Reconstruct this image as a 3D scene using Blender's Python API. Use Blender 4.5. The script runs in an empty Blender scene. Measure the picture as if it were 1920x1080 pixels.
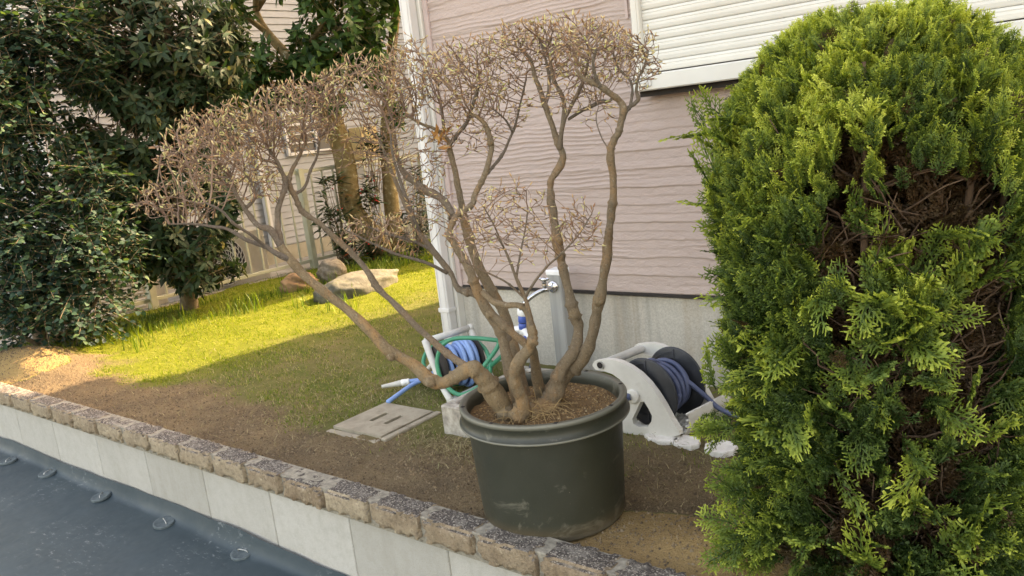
import bpy, math, random
import numpy as np
from mathutils import Matrix, Vector
from mathutils.geometry import tessellate_polygon

rng = np.random.default_rng(7)
random.seed(7)
scene = bpy.context.scene
COL = scene.collection

# ------------------------------------------------------------------ camera
FPX, HPX = 1520.0, 305.0
th = math.atan(HPX / FPX)
roll = math.atan(.115)
az = math.atan2(1877, math.hypot(FPX, HPX))
F0 = np.array([-math.cos(az), math.sin(az), 0]); R0 = np.array([math.sin(az), math.cos(az), 0]); U0 = np.array([0, 0, 1.])
FW = F0 * math.cos(th) - U0 * math.sin(th)
UP = U0 * math.cos(th) + F0 * math.sin(th)
CU = math.cos(roll) * UP + math.sin(roll) * R0
CR = math.cos(roll) * R0 - math.sin(roll) * UP
CAM = np.array([0, 0, 1.3])
cd = bpy.data.cameras.new('camera'); cam = bpy.data.objects.new('camera', cd); COL.objects.link(cam)
cd.sensor_width = 36; cd.lens = FPX / 1920 * 36; cd.clip_end = 500; cd.clip_start = .05
m = Matrix.Identity(4)
for i in range(3):
    m[i][0] = CR[i]; m[i][1] = CU[i]; m[i][2] = -FW[i]; m[i][3] = CAM[i]
cam.matrix_world = m
scene.camera = cam

def ray(x, y):
    d = FW * FPX + CR * (x - 960) - CU * (y - 540)
    return d / np.linalg.norm(d)
def gz(x, y, z=0.): d = ray(x, y); return CAM + d * ((z - CAM[2]) / d[2])
def gY(x, y, Y): d = ray(x, y); return CAM + d * (Y / d[1])
def gX(x, y, X): d = ray(x, y); return CAM + d * (X / d[0])
def gD(x, y, D): d = ray(x, y); return CAM + d * (D / (d @ F0))
def projv(P):
    q = P - CAM; z = q @ FW
    return 960 + FPX * (q @ CR) / z, 540 - FPX * (q @ CU) / z

# ------------------------------------------------------------------ world, sun, exposure
SUN_AZ, SUN_EL = math.radians(14), math.radians(36)
w = bpy.data.worlds.new('World'); scene.world = w; w.use_nodes = True
nt = w.node_tree; bg = nt.nodes['Background']
sky = nt.nodes.new('ShaderNodeTexSky'); sky.sky_type = 'NISHITA'; sky.sun_disc = False
sky.sun_elevation = SUN_EL; sky.sun_rotation = SUN_AZ
sky.air_density = 1.0; sky.dust_density = 4.0; sky.ozone_density = .6; sky.altitude = 50
nt.links.new(sky.outputs[0], bg.inputs[0]); bg.inputs[1].default_value = .15
sv = Vector((math.sin(SUN_AZ) * math.cos(SUN_EL), math.cos(SUN_AZ) * math.cos(SUN_EL), math.sin(SUN_EL)))
sl = bpy.data.lights.new('sun', 'SUN'); sl.energy = 2.3; sl.angle = math.radians(.5); sl.color = (1, .93, .82)
so = bpy.data.objects.new('sun', sl); COL.objects.link(so); so.rotation_euler = sv.to_track_quat('Z', 'Y').to_euler(); so.location = (0, 0, 12)
scene.view_settings.view_transform = 'Standard'; scene.view_settings.look = 'None'
scene.view_settings.exposure = 2.96; scene.view_settings.gamma = 1
try:
    scene.view_settings.use_white_balance = True
    scene.view_settings.white_balance_temperature = 10600
    scene.view_settings.white_balance_tint = 16
except Exception: pass
scene.cycles.max_bounces = 8; scene.cycles.transparent_max_bounces = 8
scene.render.use_persistent_data = False

# ------------------------------------------------------------------ materials
def lin(r, g, b): 
    f = lambda c: (c / 255 / 12.92) if c / 255 < .04045 else ((c / 255 + .055) / 1.055) ** 2.4
    return (f(r), f(g), f(b), 1)
def newmat(name):
    mt = bpy.data.materials.new(name); mt.use_nodes = True
    return mt, mt.node_tree, mt.node_tree.nodes['Principled BSDF']
def N(nt, t, **k):
    n = nt.nodes.new(t)
    for a, v in k.items():
        if a == 'inp':
            for i, vv in v.items(): n.inputs[i].default_value = vv
        else: setattr(n, a, v)
    return n
def ramp(nt, fac, stops):
    r = nt.nodes.new('ShaderNodeValToRGB'); e = r.color_ramp.elements
    while len(e) < len(stops): e.new(.5)
    for i, (p, c) in enumerate(stops): e[i].position = p; e[i].color = c if len(c) == 4 else (*c, 1)
    nt.links.new(fac, r.inputs[0]); return r.outputs[0]
def noise(nt, scale, detail=4, rough=.55, vec=None, dist=0):
    n = N(nt, 'ShaderNodeTexNoise', inp={'Scale': scale, 'Detail': detail, 'Roughness': rough, 'Distortion': dist})
    if vec is not None: nt.links.new(vec, n.inputs['Vector'])
    return n.outputs[0]
def objco(nt, sc=None):
    t = nt.nodes.new('ShaderNodeTexCoord').outputs['Object']
    if sc:
        mp = N(nt, 'ShaderNodeMapping', inp={'Scale': sc}); nt.links.new(t, mp.inputs[0]); return mp.outputs[0]
    return t
def mixc(nt, fac, a, b, mode='MIX'):
    n = N(nt, 'ShaderNodeMix', data_type='RGBA', blend_type=mode)
    for s, v in ((n.inputs[0], fac), (n.inputs[6], a), (n.inputs[7], b)):
        if hasattr(v, 'node'): nt.links.new(v, s)
        else: s.default_value = v
    return n.outputs[2]
def addbump(nt, p, h, dist=.005, strength=1., prev=None):
    b = N(nt, 'ShaderNodeBump', inp={'Strength': strength, 'Distance': dist}); nt.links.new(h, b.inputs['Height'])
    if prev: nt.links.new(prev, b.inputs['Normal'])
    nt.links.new(b.outputs[0], p.inputs['Normal']); return b.outputs[0]
def simple(name, stops, scale=8, rough=.7, bump=0, bscale=60, sc=None, detail=5, metal=0, spec=.5, dist=0):
    mt, nt, p = newmat(name); co = objco(nt, sc)
    c = ramp(nt, noise(nt, scale, detail, .6, co, dist), stops); nt.links.new(c, p.inputs['Base Color'])
    p.inputs['Roughness'].default_value = rough; p.inputs['Metallic'].default_value = metal
    p.inputs['Specular IOR Level'].default_value = spec
    if bump: addbump(nt, p, noise(nt, bscale, 4, .6, objco(nt)), bump)
    return mt
def leafmat(name, stops, rough=.45, trans=.3, island=True, tint=(1., 1.05, .35), spec=.4):
    mt, nt, p = newmat(name)
    g = nt.nodes.new('ShaderNodeNewGeometry')
    if island: f = g.outputs['Random Per Island']
    else:
        a = N(nt, 'ShaderNodeAttribute', attribute_name='tone'); f = a.outputs['Fac']
    c = ramp(nt, f, stops); nt.links.new(c, p.inputs['Base Color'])
    p.inputs['Roughness'].default_value = rough; p.inputs['Specular IOR Level'].default_value = spec
    tr = nt.nodes.new('ShaderNodeBsdfTranslucent')
    nt.links.new(mixc(nt, 1., c, (*tint, 1), 'MULTIPLY'), tr.inputs[0])
    mx = nt.nodes.new('ShaderNodeMixShader'); mx.inputs[0].default_value = trans
    nt.links.new(p.outputs[0], mx.inputs[1]); nt.links.new(tr.outputs[0], mx.inputs[2])
    nt.links.new(mx.outputs[0], nt.nodes['Material Output'].inputs[0])
    return mt

# ------------------------------------------------------------------ mesh building
def nrm(v):
    v = np.asarray(v, float); return v / (np.linalg.norm(v) + 1e-12)
def wl(o):
    p = np.zeros(3)
    while o is not None: p = p + np.array(o.location); o = o.parent
    return p
class MB:
    def __init__(s): s.V = []; s.F = []; s.S = []; s.A = []; s.n = 0
    def add(s, V, F, smooth=False, tone=None):
        V = np.asarray(V, float).reshape(-1, 3)
        if not isinstance(F, list) or np.ndim(F[0]) == 0: F = [F]
        for f in F:
            f = np.asarray(f, np.int64)
            if f.ndim == 1: f = f[None]
            s.F.append(f + s.n); s.S.append(smooth)
        s.V.append(V); s.n += len(V)
        s.A.append(np.full(len(V), .5) if tone is None else np.broadcast_to(np.asarray(tone, float), (len(V),)))
    def build(s, name, mat, parent=None, attr=False, origin=None):
        V = np.concatenate(s.V)
        if parent is not None: o0 = wl(parent)
        elif origin is not None: o0 = np.array(origin, float)
        else:
            o0 = np.array([V[:, 0].mean(), V[:, 1].mean(), V[:, 2].min()])
        me = bpy.data.meshes.new(name)
        me.vertices.add(len(V)); me.vertices.foreach_set('co', (V - o0).astype(np.float32).ravel())
        loops = np.concatenate([f.ravel() for f in s.F]); tot = np.concatenate([np.full(len(f), f.shape[1]) for f in s.F])
        me.loops.add(len(loops)); me.loops.foreach_set('vertex_index', loops.astype(np.int32))
        st = np.concatenate([[0], np.cumsum(tot)[:-1]])
        me.polygons.add(len(tot)); me.polygons.foreach_set('loop_start', st.astype(np.int32))
        sm = np.concatenate([np.full(len(f), b) for f, b in zip(s.F, s.S)])
        me.update(calc_edges=True)
        me.polygons.foreach_set('use_smooth', sm)
        if attr:
            a = me.attributes.new('tone', 'FLOAT', 'POINT'); a.data.foreach_set('value', np.concatenate(s.A).astype(np.float32))
        me.validate(); me.update()
        o = bpy.data.objects.new(name, me); COL.objects.link(o)
        if mat: me.materials.append(mat)
        if parent is not None: o.parent = parent
        else: o.location = o0
        return o
    # -- shapes
    def box(s, lo, hi, ch=0., rot=None, c=None):
        lo = np.array(lo, float); hi = np.array(hi, float); ctr = (lo + hi) / 2; h = (hi - lo) / 2
        ch = min(ch, h.min() * .9)
        V = []; idx = {}
        for sx in (-1, 1):
            for sy in (-1, 1):
                for sz in (-1, 1):
                    sg = np.array([sx, sy, sz])
                    for a in range(3):
                        q = sg * (h - ch); q[a] = sg[a] * h[a]; idx[(sx, sy, sz, a)] = len(V); V.append(q)
        V = np.array(V); Q = []; T = []
        for a in range(3):
            b, c_ = (a + 1) % 3, (a + 2) % 3
            for sa in (-1, 1):
                f = []
                for sb, sc in ((-1, -1), (1, -1), (1, 1), (-1, 1)):
                    k = [0, 0, 0]; k[a] = sa; k[b] = sb; k[c_] = sc; f.append(idx[(*k, a)])
                Q.append(f if sa > 0 else f[::-1])
        if ch > 0:
            for a in range(3):
                b, c_ = (a + 1) % 3, (a + 2) % 3
                for sb in (-1, 1):
                    for sc in (-1, 1):
                        k = [0, 0, 0]; k[b] = sb; k[c_] = sc; k[a] = -1; k2 = list(k); k2[a] = 1
                        f = [idx[(*k, b)], idx[(*k2, b)], idx[(*k2, c_)], idx[(*k, c_)]]
                        Q.append(f if sb * sc < 0 else f[::-1])
            for k in [(x, y, z) for x in (-1, 1) for y in (-1, 1) for z in (-1, 1)]:
                T.append([idx[(*k, 0)], idx[(*k, 1)], idx[(*k, 2)]])
        V = V if rot is None else V @ np.array(rot).T
        fs = [np.array(Q)] + ([np.array(T)] if T else [])
        s.add(V + ctr, fs)
    def tube(s, P, R, k=6, caps=True, smooth=True, tone=None, flat=None):
        P = np.asarray(P, float); n = len(P); R = np.broadcast_to(np.asarray(R, float), (n,))
        T = np.gradient(P, axis=0); T /= np.linalg.norm(T, axis=1, keepdims=True) + 1e-12
        ref = np.array([0, 0, 1.]) if abs(T[0][2]) < .9 else np.array([1., 0, 0])
        u = np.cross(T[0], ref); u = u / np.linalg.norm(u)
        Us = np.zeros((n, 3))
        for i in range(n):
            u = u - T[i] * (u @ T[i]); u = u / (np.linalg.norm(u) + 1e-12); Us[i] = u
        Ws = np.cross(T, Us)
        a = np.arange(k) * 2 * np.pi / k
        V = P[:, None] + R[:, None, None] * (np.cos(a)[None, :, None] * Us[:, None] + np.sin(a)[None, :, None] * Ws[:, None])
        i = np.arange(n - 1)[:, None] * k; j = np.arange(k)[None]; j2 = (j + 1) % k
        Q = np.stack([i + j, i + j2, i + k + j2, i + k + j], -1).reshape(-1, 4)
        fs = [Q]
        if caps and k > 2: fs += [np.arange(k)[None, ::-1], (np.arange(k) + (n - 1) * k)[None]]
        t = None if tone is None else (np.repeat(tone, k) if np.ndim(tone) else tone)
        s.add(V.reshape(-1, 3), fs, smooth, t)
    def lathe(s, prof, c=(0, 0, 0), k=48, ax=None, wob=0, smooth=True, closed=False):
        # prof: list of (r, h); axis ax (default z)
        prof = np.array(prof, float); n = len(prof)
        ax = nrm(ax) if ax is not None else np.array([0, 0, 1.])
        ref = np.array([0, 0, 1.]) if abs(ax[2]) < .9 else np.array([1., 0, 0])
        u = nrm(np.cross(ref, ax)); v = np.cross(ax, u)
        a = np.arange(k) * 2 * np.pi / k
        V = np.array(c) + prof[:, 0][:, None, None] * (np.cos(a)[None, :, None] * u + np.sin(a)[None, :, None] * v) + prof[:, 1][:, None, None] * ax
        i = np.arange(n - 1)[:, None] * k; j = np.arange(k)[None]; j2 = (j + 1) % k
        s.add(V.reshape(-1, 3), np.stack([i + j, i + j2, i + k + j2, i + k + j], -1).reshape(-1, 4), smooth)
    def grid(s, P, smooth=True, tone=None):
        a, b = P.shape[:2]
        i = np.arange(a - 1)[:, None] * b; j = np.arange(b - 1)[None]
        s.add(P.reshape(-1, 3), np.stack([i + j, i + j + 1, i + b + j + 1, i + b + j], -1).reshape(-1, 4), smooth, tone)
    def prism(s, poly, d0, d1, fn, hole=None):
        # poly in 2D, extruded between d0 and d1; fn(u, v, d) -> 3D
        rings = [poly] + ([hole] if hole else [])
        tri = tessellate_polygon([[Vector((*p, 0)) for p in r] for r in rings])
        flat = [p for r in rings for p in r]; n = len(flat)
        V = [fn(*p, d0) for p in flat] + [fn(*p, d1) for p in flat]
        T = np.array(tri); s.add(V, [T, T[:, ::-1] + n])
        o = 0; Q = []
        for r in rings:
            for i in range(len(r)): j = (i + 1) % len(r); Q.append([o + i, o + j, o + j + n, o + i + n])
            o += len(r)
        s.add(V, np.array(Q))

def tag(o, label=None, cat=None, group=None, kind=None):
    if label: o['label'] = label
    if cat: o['category'] = cat
    if group: o['group'] = group
    if kind: o['kind'] = kind
    return o
def thing(name, loc, label, cat, group=None):
    o = bpy.data.objects.new(name, None); COL.objects.link(o); o.location = loc; o.empty_display_size = .1
    return tag(o, label, cat, group)
def bevel(o, wd=.004, seg=2):
    b = o.modifiers.new('bevel', 'BEVEL'); b.width = wd; b.segments = seg; b.limit_method = 'ANGLE'; b.angle_limit = math.radians(40)
    return o

def vnoise(x, y, seed=0):
    xi = np.floor(x).astype(np.int64); yi = np.floor(y).astype(np.int64); fx = x - xi; fy = y - yi
    fx = fx * fx * (3 - 2 * fx); fy = fy * fy * (3 - 2 * fy)
    def h(a, b):
        n = (a * 374761393 + b * 668265263 + seed * 974711) & 0x7fffffff
        n = ((n ^ (n >> 13)) * 1274126177) & 0x7fffffff
        return ((n ^ (n >> 16)) & 0xffff) / 65535.0
    return (h(xi, yi) * (1 - fx) + h(xi + 1, yi) * fx) * (1 - fy) + (h(xi, yi + 1) * (1 - fx) + h(xi + 1, yi + 1) * fx) * fy
def fbm(x, y, o=4, seed=0):
    r = 0; a = .5; t = 0
    for i in range(o): r = r + a * vnoise(x * 2 ** i + 17.3 * i, y * 2 ** i - 9.1 * i, seed + i); t += a; a *= .5
    return r / t

def spline(P, n=6):
    P = np.asarray(P, float); out = []
    Q = np.vstack([2 * P[0] - P[1], P, 2 * P[-1] - P[-2]])
    for i in range(1, len(Q) - 2):
        for t in np.arange(n) / n:
            a, b, c, d = Q[i - 1], Q[i], Q[i + 1], Q[i + 2]
            out.append(.5 * (2 * b + (c - a) * t + (2 * a - 5 * b + 4 * c - d) * t * t + (-a + 3 * b - 3 * c + d) * t ** 3))
    out.append(P[-1]); return np.array(out)

# ------------------------------------------------------------------ ground and terrain
def sstep(a, b, x): t = np.clip((x - a) / (b - a), 0, 1); return t * t * (3 - 2 * t)
def grass_mask(x, y):
    n = fbm(x * 1.6, y * 1.6, 4, 3); n2 = fbm(x * 6, y * 6, 3, 11)
    edge = np.interp(x, [-8, -6.2, -5.3, -4.6, -3.9, -3.2, -2.6, -2.2, -1.4, -.6], [2.35, 2.3, 2.2, 2.14, 2.18, 2.24, 2.2, 2.36, 2.5, 2.55])
    g = sstep(-.16, .2, y - edge + (n - .5) * .95 + (n2 - .5) * .2)
    right = sstep(-2.1, -1.5, x)
    g = g * (1 - sstep(-7.30, -7.36, x))
    return g * (1 - right * (.62 - .5 * (n2 - .3)))
def ground_h(x, y):
    h = (fbm(x * 1.2, y * 1.2, 4, 5) - .5) * .05 + (fbm(x * 9, y * 9, 3, 8) - .5) * .018 + (fbm(x * 26, y * 26, 3, 9) - .4) * .016 * (fbm(x * 3, y * 3, 2, 10))
    h = h + .13 * np.exp(-(((x + 6.25) / .55) ** 2 + ((y - 2.1) / .28) ** 2)) 
    h = h + .05 * np.exp(-(((x + .95) / .3) ** 2 + ((y - 1.98) / .2) ** 2))
    d = np.minimum(1, np.hypot(x + 1.59, y - 2.0) / .5); h = h * d
    return h * sstep(1.8, 2.0, y) - .14 * sstep(-7.33, -7.40, x)
mt_ground, nt, p = newmat('garden_soil')
co = objco(nt)
A = N(nt, 'ShaderNodeAttribute', attribute_name='tone').outputs['Fac']
n1 = noise(nt, 3.5, 6, .6, co); n2 = noise(nt, 30, 6, .65, co); n3 = noise(nt, 160, 4, .7, co)
dirt = mixc(nt, n2, lin(86, 72, 56), lin(134, 116, 92))
dirt = mixc(nt, ramp(nt, n1, [(.38, (0, 0, 0)), (.66, (1, 1, 1))]), dirt, lin(140, 120, 92))
dirt = mixc(nt, ramp(nt, n3, [(.5, (0, 0, 0)), (.72, (1, 1, 1))]), dirt, lin(58, 45, 34))
grs = mixc(nt, n2, lin(82, 92, 42), lin(114, 120, 62))
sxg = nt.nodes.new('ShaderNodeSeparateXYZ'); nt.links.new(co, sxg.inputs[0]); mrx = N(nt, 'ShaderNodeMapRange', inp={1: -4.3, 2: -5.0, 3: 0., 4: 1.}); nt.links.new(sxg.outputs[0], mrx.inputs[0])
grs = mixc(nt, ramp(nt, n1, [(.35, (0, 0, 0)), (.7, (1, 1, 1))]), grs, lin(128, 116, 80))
grs = mixc(nt, mrx.outputs[0], grs, mixc(nt, n2, lin(92, 104, 24), lin(126, 132, 40)))  # greener tint beyond the shadow edge, sunlight put into the lawn colour
sand = mixc(nt, n3, lin(136, 106, 70), lin(194, 162, 116))
a_g = ramp(nt, A, [(.0, (0, 0, 0)), (.5, (.9, .9, .9))]); a_s = ramp(nt, A, [(.52, (0, 0, 0)), (.6, (.8, .8, .8)), (1, (1, 1, 1))])
nt.links.new(mixc(nt, a_s, mixc(nt, a_g, dirt, grs), sand), p.inputs['Base Color'])
p.inputs['Roughness'].default_value = .95; p.inputs['Specular IOR Level'].default_value = .15
b1 = addbump(nt, p, n2, .02); addbump(nt, p, n3, .008, 1, b1)

xs = np.concatenate([np.arange(-9.2, -6.9, .04), np.arange(-6.9, -.3, .0125), np.arange(-.3, 1.6, .04)]); ys = np.concatenate([np.arange(1.79, 3.1, .0125), np.arange(3.1, 10.2, .03)])
X, Y = np.meshgrid(xs, ys)
g = grass_mask(X, Y)
sd = np.exp(-(((X + 1.05) / .42) ** 2 + ((Y - 1.93) / .16) ** 2)) + .6 * np.exp(-(((X + 6.2) / .4) ** 2 + ((Y - 2.05) / .2) ** 2))
sd = np.clip(sd * 1.6 * (fbm(X * 5, Y * 5, 3, 21) + .2), 0, 1)
tone = np.where(sd > .16, .58 + sd * .42, g * .5)
P = np.stack([X, Y, ground_h(X, Y)], -1)
b = MB(); b.grid(P, True, tone.ravel())
tag(b.build('garden_soil', mt_ground, attr=True, origin=(0, 0, 0)), kind='structure')
b = MB()
for lo, hi in (((-80, 1.79), (-9.1, 80)), ((1.5, 1.79), (80, 80)), ((-9.1, 10.1), (1.5, 80))):
    b.add([(lo[0], lo[1], -.03), (hi[0], lo[1], -.03), (hi[0], hi[1], -.03), (lo[0], hi[1], -.03)], [0, 1, 2, 3], False, .2)
tag(b.build('ground', mt_ground, attr=True, origin=(0, 0, 0)), kind='structure')
b = MB(); b.add([(-150, -150, -.46), (150, -150, -.46), (150, 150, -.46), (-150, 150, -.46)], [0, 1, 2, 3])
tag(b.build('lower_ground', simple('lower_earth', [(.3, lin(110, 100, 85)), (.7, lin(150, 138, 120))], 3, .95, .01), origin=(0, 0, 0)), kind='structure')

b = MB(); b.add([(-17, 1.79, -.125), (-7.42, 1.79, -.125), (-7.42, 12.9, -.125), (-17, 12.9, -.125)], [0, 1, 2, 3])
tag(b.build('path', simple('apron_concrete', [(.3, lin(132, 126, 114)), (.7, lin(164, 158, 146))], 6, .9, .003, 120), origin=(0, 0, 0)), kind='structure')
# soil crumbs (stuff)
def scatter_blobs(name, pts, rad, mat, kind='stuff'):
    O = np.array([(0, 0, 1), (1, 0, 0), (0, 1, 0), (-1, 0, 0), (0, -1, 0), (0, 0, -.6)], float)
    T = np.array([(0, 1, 2), (0, 2, 3), (0, 3, 4), (0, 4, 1), (5, 2, 1), (5, 3, 2), (5, 4, 3), (5, 1, 4)])
    n = len(pts); V = O[None] * (rad[:, None, None] * rng.uniform(.55, 1.2, (n, 6, 3)))
    a = rng.uniform(0, 6.28, n); c, s_ = np.cos(a)[:, None], np.sin(a)[:, None]
    V = np.stack([V[..., 0] * c - V[..., 1] * s_, V[..., 0] * s_ + V[..., 1] * c, V[..., 2]], -1) + pts[:, None]
    bb = MB(); bb.add(V.reshape(-1, 3), (T[None] + 6 * np.arange(n)[:, None, None]).reshape(-1, 3), False)
    return tag(bb.build(name, mat, origin=(0, 0, 0)), kind=kind)
n = 24000; cx = rng.uniform(-6.8, -.3, n); cy = 1.83 + np.abs(rng.normal(0, .5, n))
k = (grass_mask(cx, cy) < rng.uniform(0, .8, n)) & (np.hypot(cx + 1.59, cy - 2.0) > .24); cx, cy = cx[k], cy[k]
rr = np.minimum(.0075, np.exp(rng.normal(math.log(.0036), .5, len(cx))))
mt_crumb, nt, p = newmat('soil_crumb'); gi = nt.nodes.new('ShaderNodeNewGeometry').outputs['Random Per Island']
nt.links.new(ramp(nt, gi, [(0, lin(82, 66, 50)), (.5, lin(120, 100, 76)), (.85, lin(138, 116, 88)), (1, lin(140, 122, 98))]), p.inputs['Base Color']); p.inputs['Roughness'].default_value = .95
tag(scatter_blobs('soil_crumbs', np.stack([cx, cy, ground_h(cx, cy)], -1), rr, mt_crumb), 'loose brown soil crumbs scattered over the bare earth', 'soil')

# grass blades
def blades(x, y, z, h, wd, lean, zs=1.):
    n = len(x); a = rng.uniform(0, 6.28, n); l = rng.uniform(.2, 1., n) * lean
    d = np.stack([np.cos(a), np.sin(a), np.zeros(n)], -1); sdv = np.stack([-np.sin(a), np.cos(a), np.zeros(n)], -1)
    B = np.stack([x, y, z], -1); up = np.array([0, 0, 1.])
    up = up * zs; m1 = B + up * (h * .6)[:, None] + d * (h * l * .35)[:, None]; t = B + up * (h * np.sqrt(np.clip(1 - l * l * .6, .1, 1)))[:, None] + d * (h * l)[:, None]
    V = np.stack([B - sdv * wd[:, None], B + sdv * wd[:, None], m1 + sdv * wd[:, None] * .75, m1 - sdv * wd[:, None] * .75, t], 1)
    o = 5 * np.arange(n)[:, None]
    return V.reshape(-1, 3), [np.array([[0, 1, 2, 3]]) + o, np.array([[3, 2, 4]]) + o]
mt_grass = leafmat('lawn_grass', [(0, lin(80, 98, 36)), (.45, lin(110, 132, 46)), (.72, lin(136, 146, 70)), (.88, lin(168, 156, 110)), (1, lin(192, 180, 142))], .6, .35, spec=.2)
mt_sunlit_grass = leafmat('sunlit_grass', [(0, lin(88, 108, 24)), (.5, lin(120, 138, 36)), (.9, lin(146, 154, 56)), (1, lin(176, 170, 100))], .6, .4, spec=.2)  # limer copy of the lawn grass, sunlight put into its colour
n = 190000; gx = rng.uniform(-7.3, -1.2, n); gy = 1.9 + 7.2 * rng.random(n) ** 1.5
k = rng.random(n) < grass_mask(gx, gy) * (.25 + .75 * (fbm(gx * 4, gy * 4, 3, 31) > .47))
k &= ~((gx > -3.06) & (gx < -2.62) & (gy > 2.18) & (gy < 2.6)); k &= ~((gx > -2.5) & (gx < -1.9) & (gy > 2.37) & (gy < 3.1)); k &= ~((gx > -3.3) & (gy > 3.2))
gx, gy = gx[k], gy[k]; hh = rng.uniform(.008, .024, len(gx)) * (1 + .8 * (rng.random(len(gx)) < .05))
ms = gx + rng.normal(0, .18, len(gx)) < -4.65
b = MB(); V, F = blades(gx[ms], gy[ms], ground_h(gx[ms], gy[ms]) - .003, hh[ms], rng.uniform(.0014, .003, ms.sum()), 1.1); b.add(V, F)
tag(b.build('sunlit_grass', mt_sunlit_grass, origin=(0, 0, 0)), 'mossy grass coloured lime for sunlight on the far side of the lawn', 'grass', kind='stuff')
ms = ~ms; b = MB(); V, F = blades(gx[ms], gy[ms], ground_h(gx[ms], gy[ms]) - .003, hh[ms], rng.uniform(.0012, .0026, ms.sum()), 1.1); b.add(V, F)
tag(b.build('lawn_grass', mt_grass, origin=(0, 0, 0)), 'thin mossy lawn grass covering the garden', 'grass', kind='stuff')
mt_tall = leafmat('tall_grass', [(0, lin(62, 88, 28)), (.5, lin(96, 122, 40)), (1, lin(150, 160, 78))], .5, .4, spec=.3)
n = 9000; ty = rng.uniform(2.3, 6.2, n); tx = rng.normal(-6.55, .26, n) + np.clip(ty - 4, 0, 2) * .12
k = fbm(tx * 3, ty * 3, 3, 41) > .44; tx, ty = tx[k], ty[k]
hh = rng.gamma(2.2, .02, len(tx)) + .012
b = MB(); V, F = blades(tx, ty, ground_h(tx, ty) - .005, hh, rng.uniform(.0018, .004, len(tx)), .7); b.add(V, F)
for (px, py, nn, hgt) in ((735, 492, 14, .22), (755, 497, 9, .2), (445, 590, 18, .2), (478, 585, 12, .2), (565, 577, 12, .14), (615, 585, 10, .12), (655, 585, 14, .15), (690, 495, 6, .12), (250, 655, 12, .14), (270, 660, 8, .14), (660, 562, 14, .14)):
    c = gz(px, py); x = c[0] + rng.normal(0, .05, nn); y = c[1] + rng.normal(0, .05, nn)
    V, F = blades(x, y, ground_h(x, y), rng.uniform(.5, 1.1, nn) * hgt, np.full(nn, .0042), .6); b.add(V, F)
tag(b.build('tall_grass', mt_tall, origin=(0, 0, 0)), 'taller green weeds and grass along the foot of the fence', 'grass', kind='stuff')
# dry clippings near the slab
mt_dry = leafmat('dry_clippings', [(0, lin(96, 84, 60)), (.5, lin(150, 134, 100)), (.8, lin(186, 170, 136)), (1, lin(120, 124, 84))], .8, .2, spec=.1)
n = 6500; cl = [(480, 760, .7), (640, 650, .6), (330, 790, .6), (760, 745, .3), (810, 820, .18), (850, 835, .14), (600, 790, .25), (690, 735, .35), (880, 850, .12), (720, 690, .6), (450, 690, .6), (1290, 880, .3), (560, 720, .5)]
c = np.array([gz(q[0], q[1]) for q in cl]); s_ = np.array([q[2] for q in cl]); i = rng.integers(0, len(cl), n)
dx = c[i, 0] + rng.normal(0, 1, n) * s_[i]; dy = c[i, 1] + rng.normal(0, .6, n) * s_[i]
k = (dy > 1.85) & ~((dx > -3.06) & (dx < -2.62) & (dy > 2.18) & (dy < 2.6)) & (np.hypot(dx + 1.59, dy - 2.0) > .25) & (dy < 3.2) & ~((dx > -2.5) & (dx < -1.9) & (dy > 2.37) & (dy < 3.1))
dx, dy = dx[k], dy[k]; b = MB(); V, F = blades(dx, dy, ground_h(dx, dy) + .004, rng.uniform(.02, .07, len(dx)), rng.uniform(.0006, .0018, len(dx)), 1.25, .3)
b.add(V, F)
tag(b.build('dry_clippings', mt_dry, origin=(0, 0, 0)), 'dry grass clippings and leaf bits lying around the drain cover', 'litter', kind='stuff')

# ------------------------------------------------------------------ membrane sheet with anchor discs
mt_sheet, nt, p = newmat('rubber_sheet'); co = objco(nt)
c = mixc(nt, noise(nt, 2.2, 5, .6, co), lin(34, 50, 56), lin(50, 67, 73))
sc = ramp(nt, noise(nt, 20, 8, .78, objco(nt, (1, 2.2, 1))), [(.56, (0, 0, 0)), (.70, (1, 1, 1))])
sm = ramp(nt, noise(nt, 2.6, 3, .5, co), [(.46, (0, 0, 0)), (.62, (.75, .75, .75))])
mm = N(nt, 'ShaderNodeMath', operation='MULTIPLY'); nt.links.new(sc, mm.inputs[0]); nt.links.new(sm, mm.inputs[1])
nt.links.new(mixc(nt, mm.outputs[0], c, lin(150, 156, 156)), p.inputs['Base Color'])
nt.links.new(ramp(nt, noise(nt, 5, 4, .6, co), [(.3, (.5,) * 3), (.7, (.72,) * 3)]), p.inputs['Roughness'])
addbump(nt, p, noise(nt, 4, 3, .5, co), .02, .6)
xs = np.concatenate([np.arange(-12, -6.5, .25), np.arange(-6.5, -.8, .03), np.arange(-.8, 6, .25)])
pr = np.array([(-7, -.405), (-3, -.403), (0, -.402), (.6, -.402), (1., -.402), (1.3, -.402), (1.5, -.402), (1.6, -.402), (1.66, -.401), (1.69, -.399), (1.703, -.396), (1.715, -.389), (1.724, -.377), (1.731, -.36), (1.736, -.345), (1.739, -.333), (1.742, -.322)])
X = np.repeat(xs[None], len(pr), 0); Yy = np.repeat(pr[:, 0][:, None], len(xs), 1); Z = np.repeat(pr[:, 1][:, None], len(xs), 1)
wv = (fbm(X * 2, Yy * 2, 3, 51) - .5); near = sstep(1.5, 1.7, Yy)
Z = Z + wv * .012 * sstep(-6, 0, Yy) * (1 - near * .6)
lip = (fbm(X * 1.6, X * 0, 3, 57) - .5) * .05 - .03 * sstep(-3.2, -2.2, X)
Z = Z + near * lip * sstep(1.68, 1.742, Yy)
Yy = Yy - near * np.maximum(0, fbm(X * 3, X * 0 + 5, 3, 53) - .4) * .03
b = MB(); b.grid(np.stack([X, Yy, Z], -1))
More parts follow.
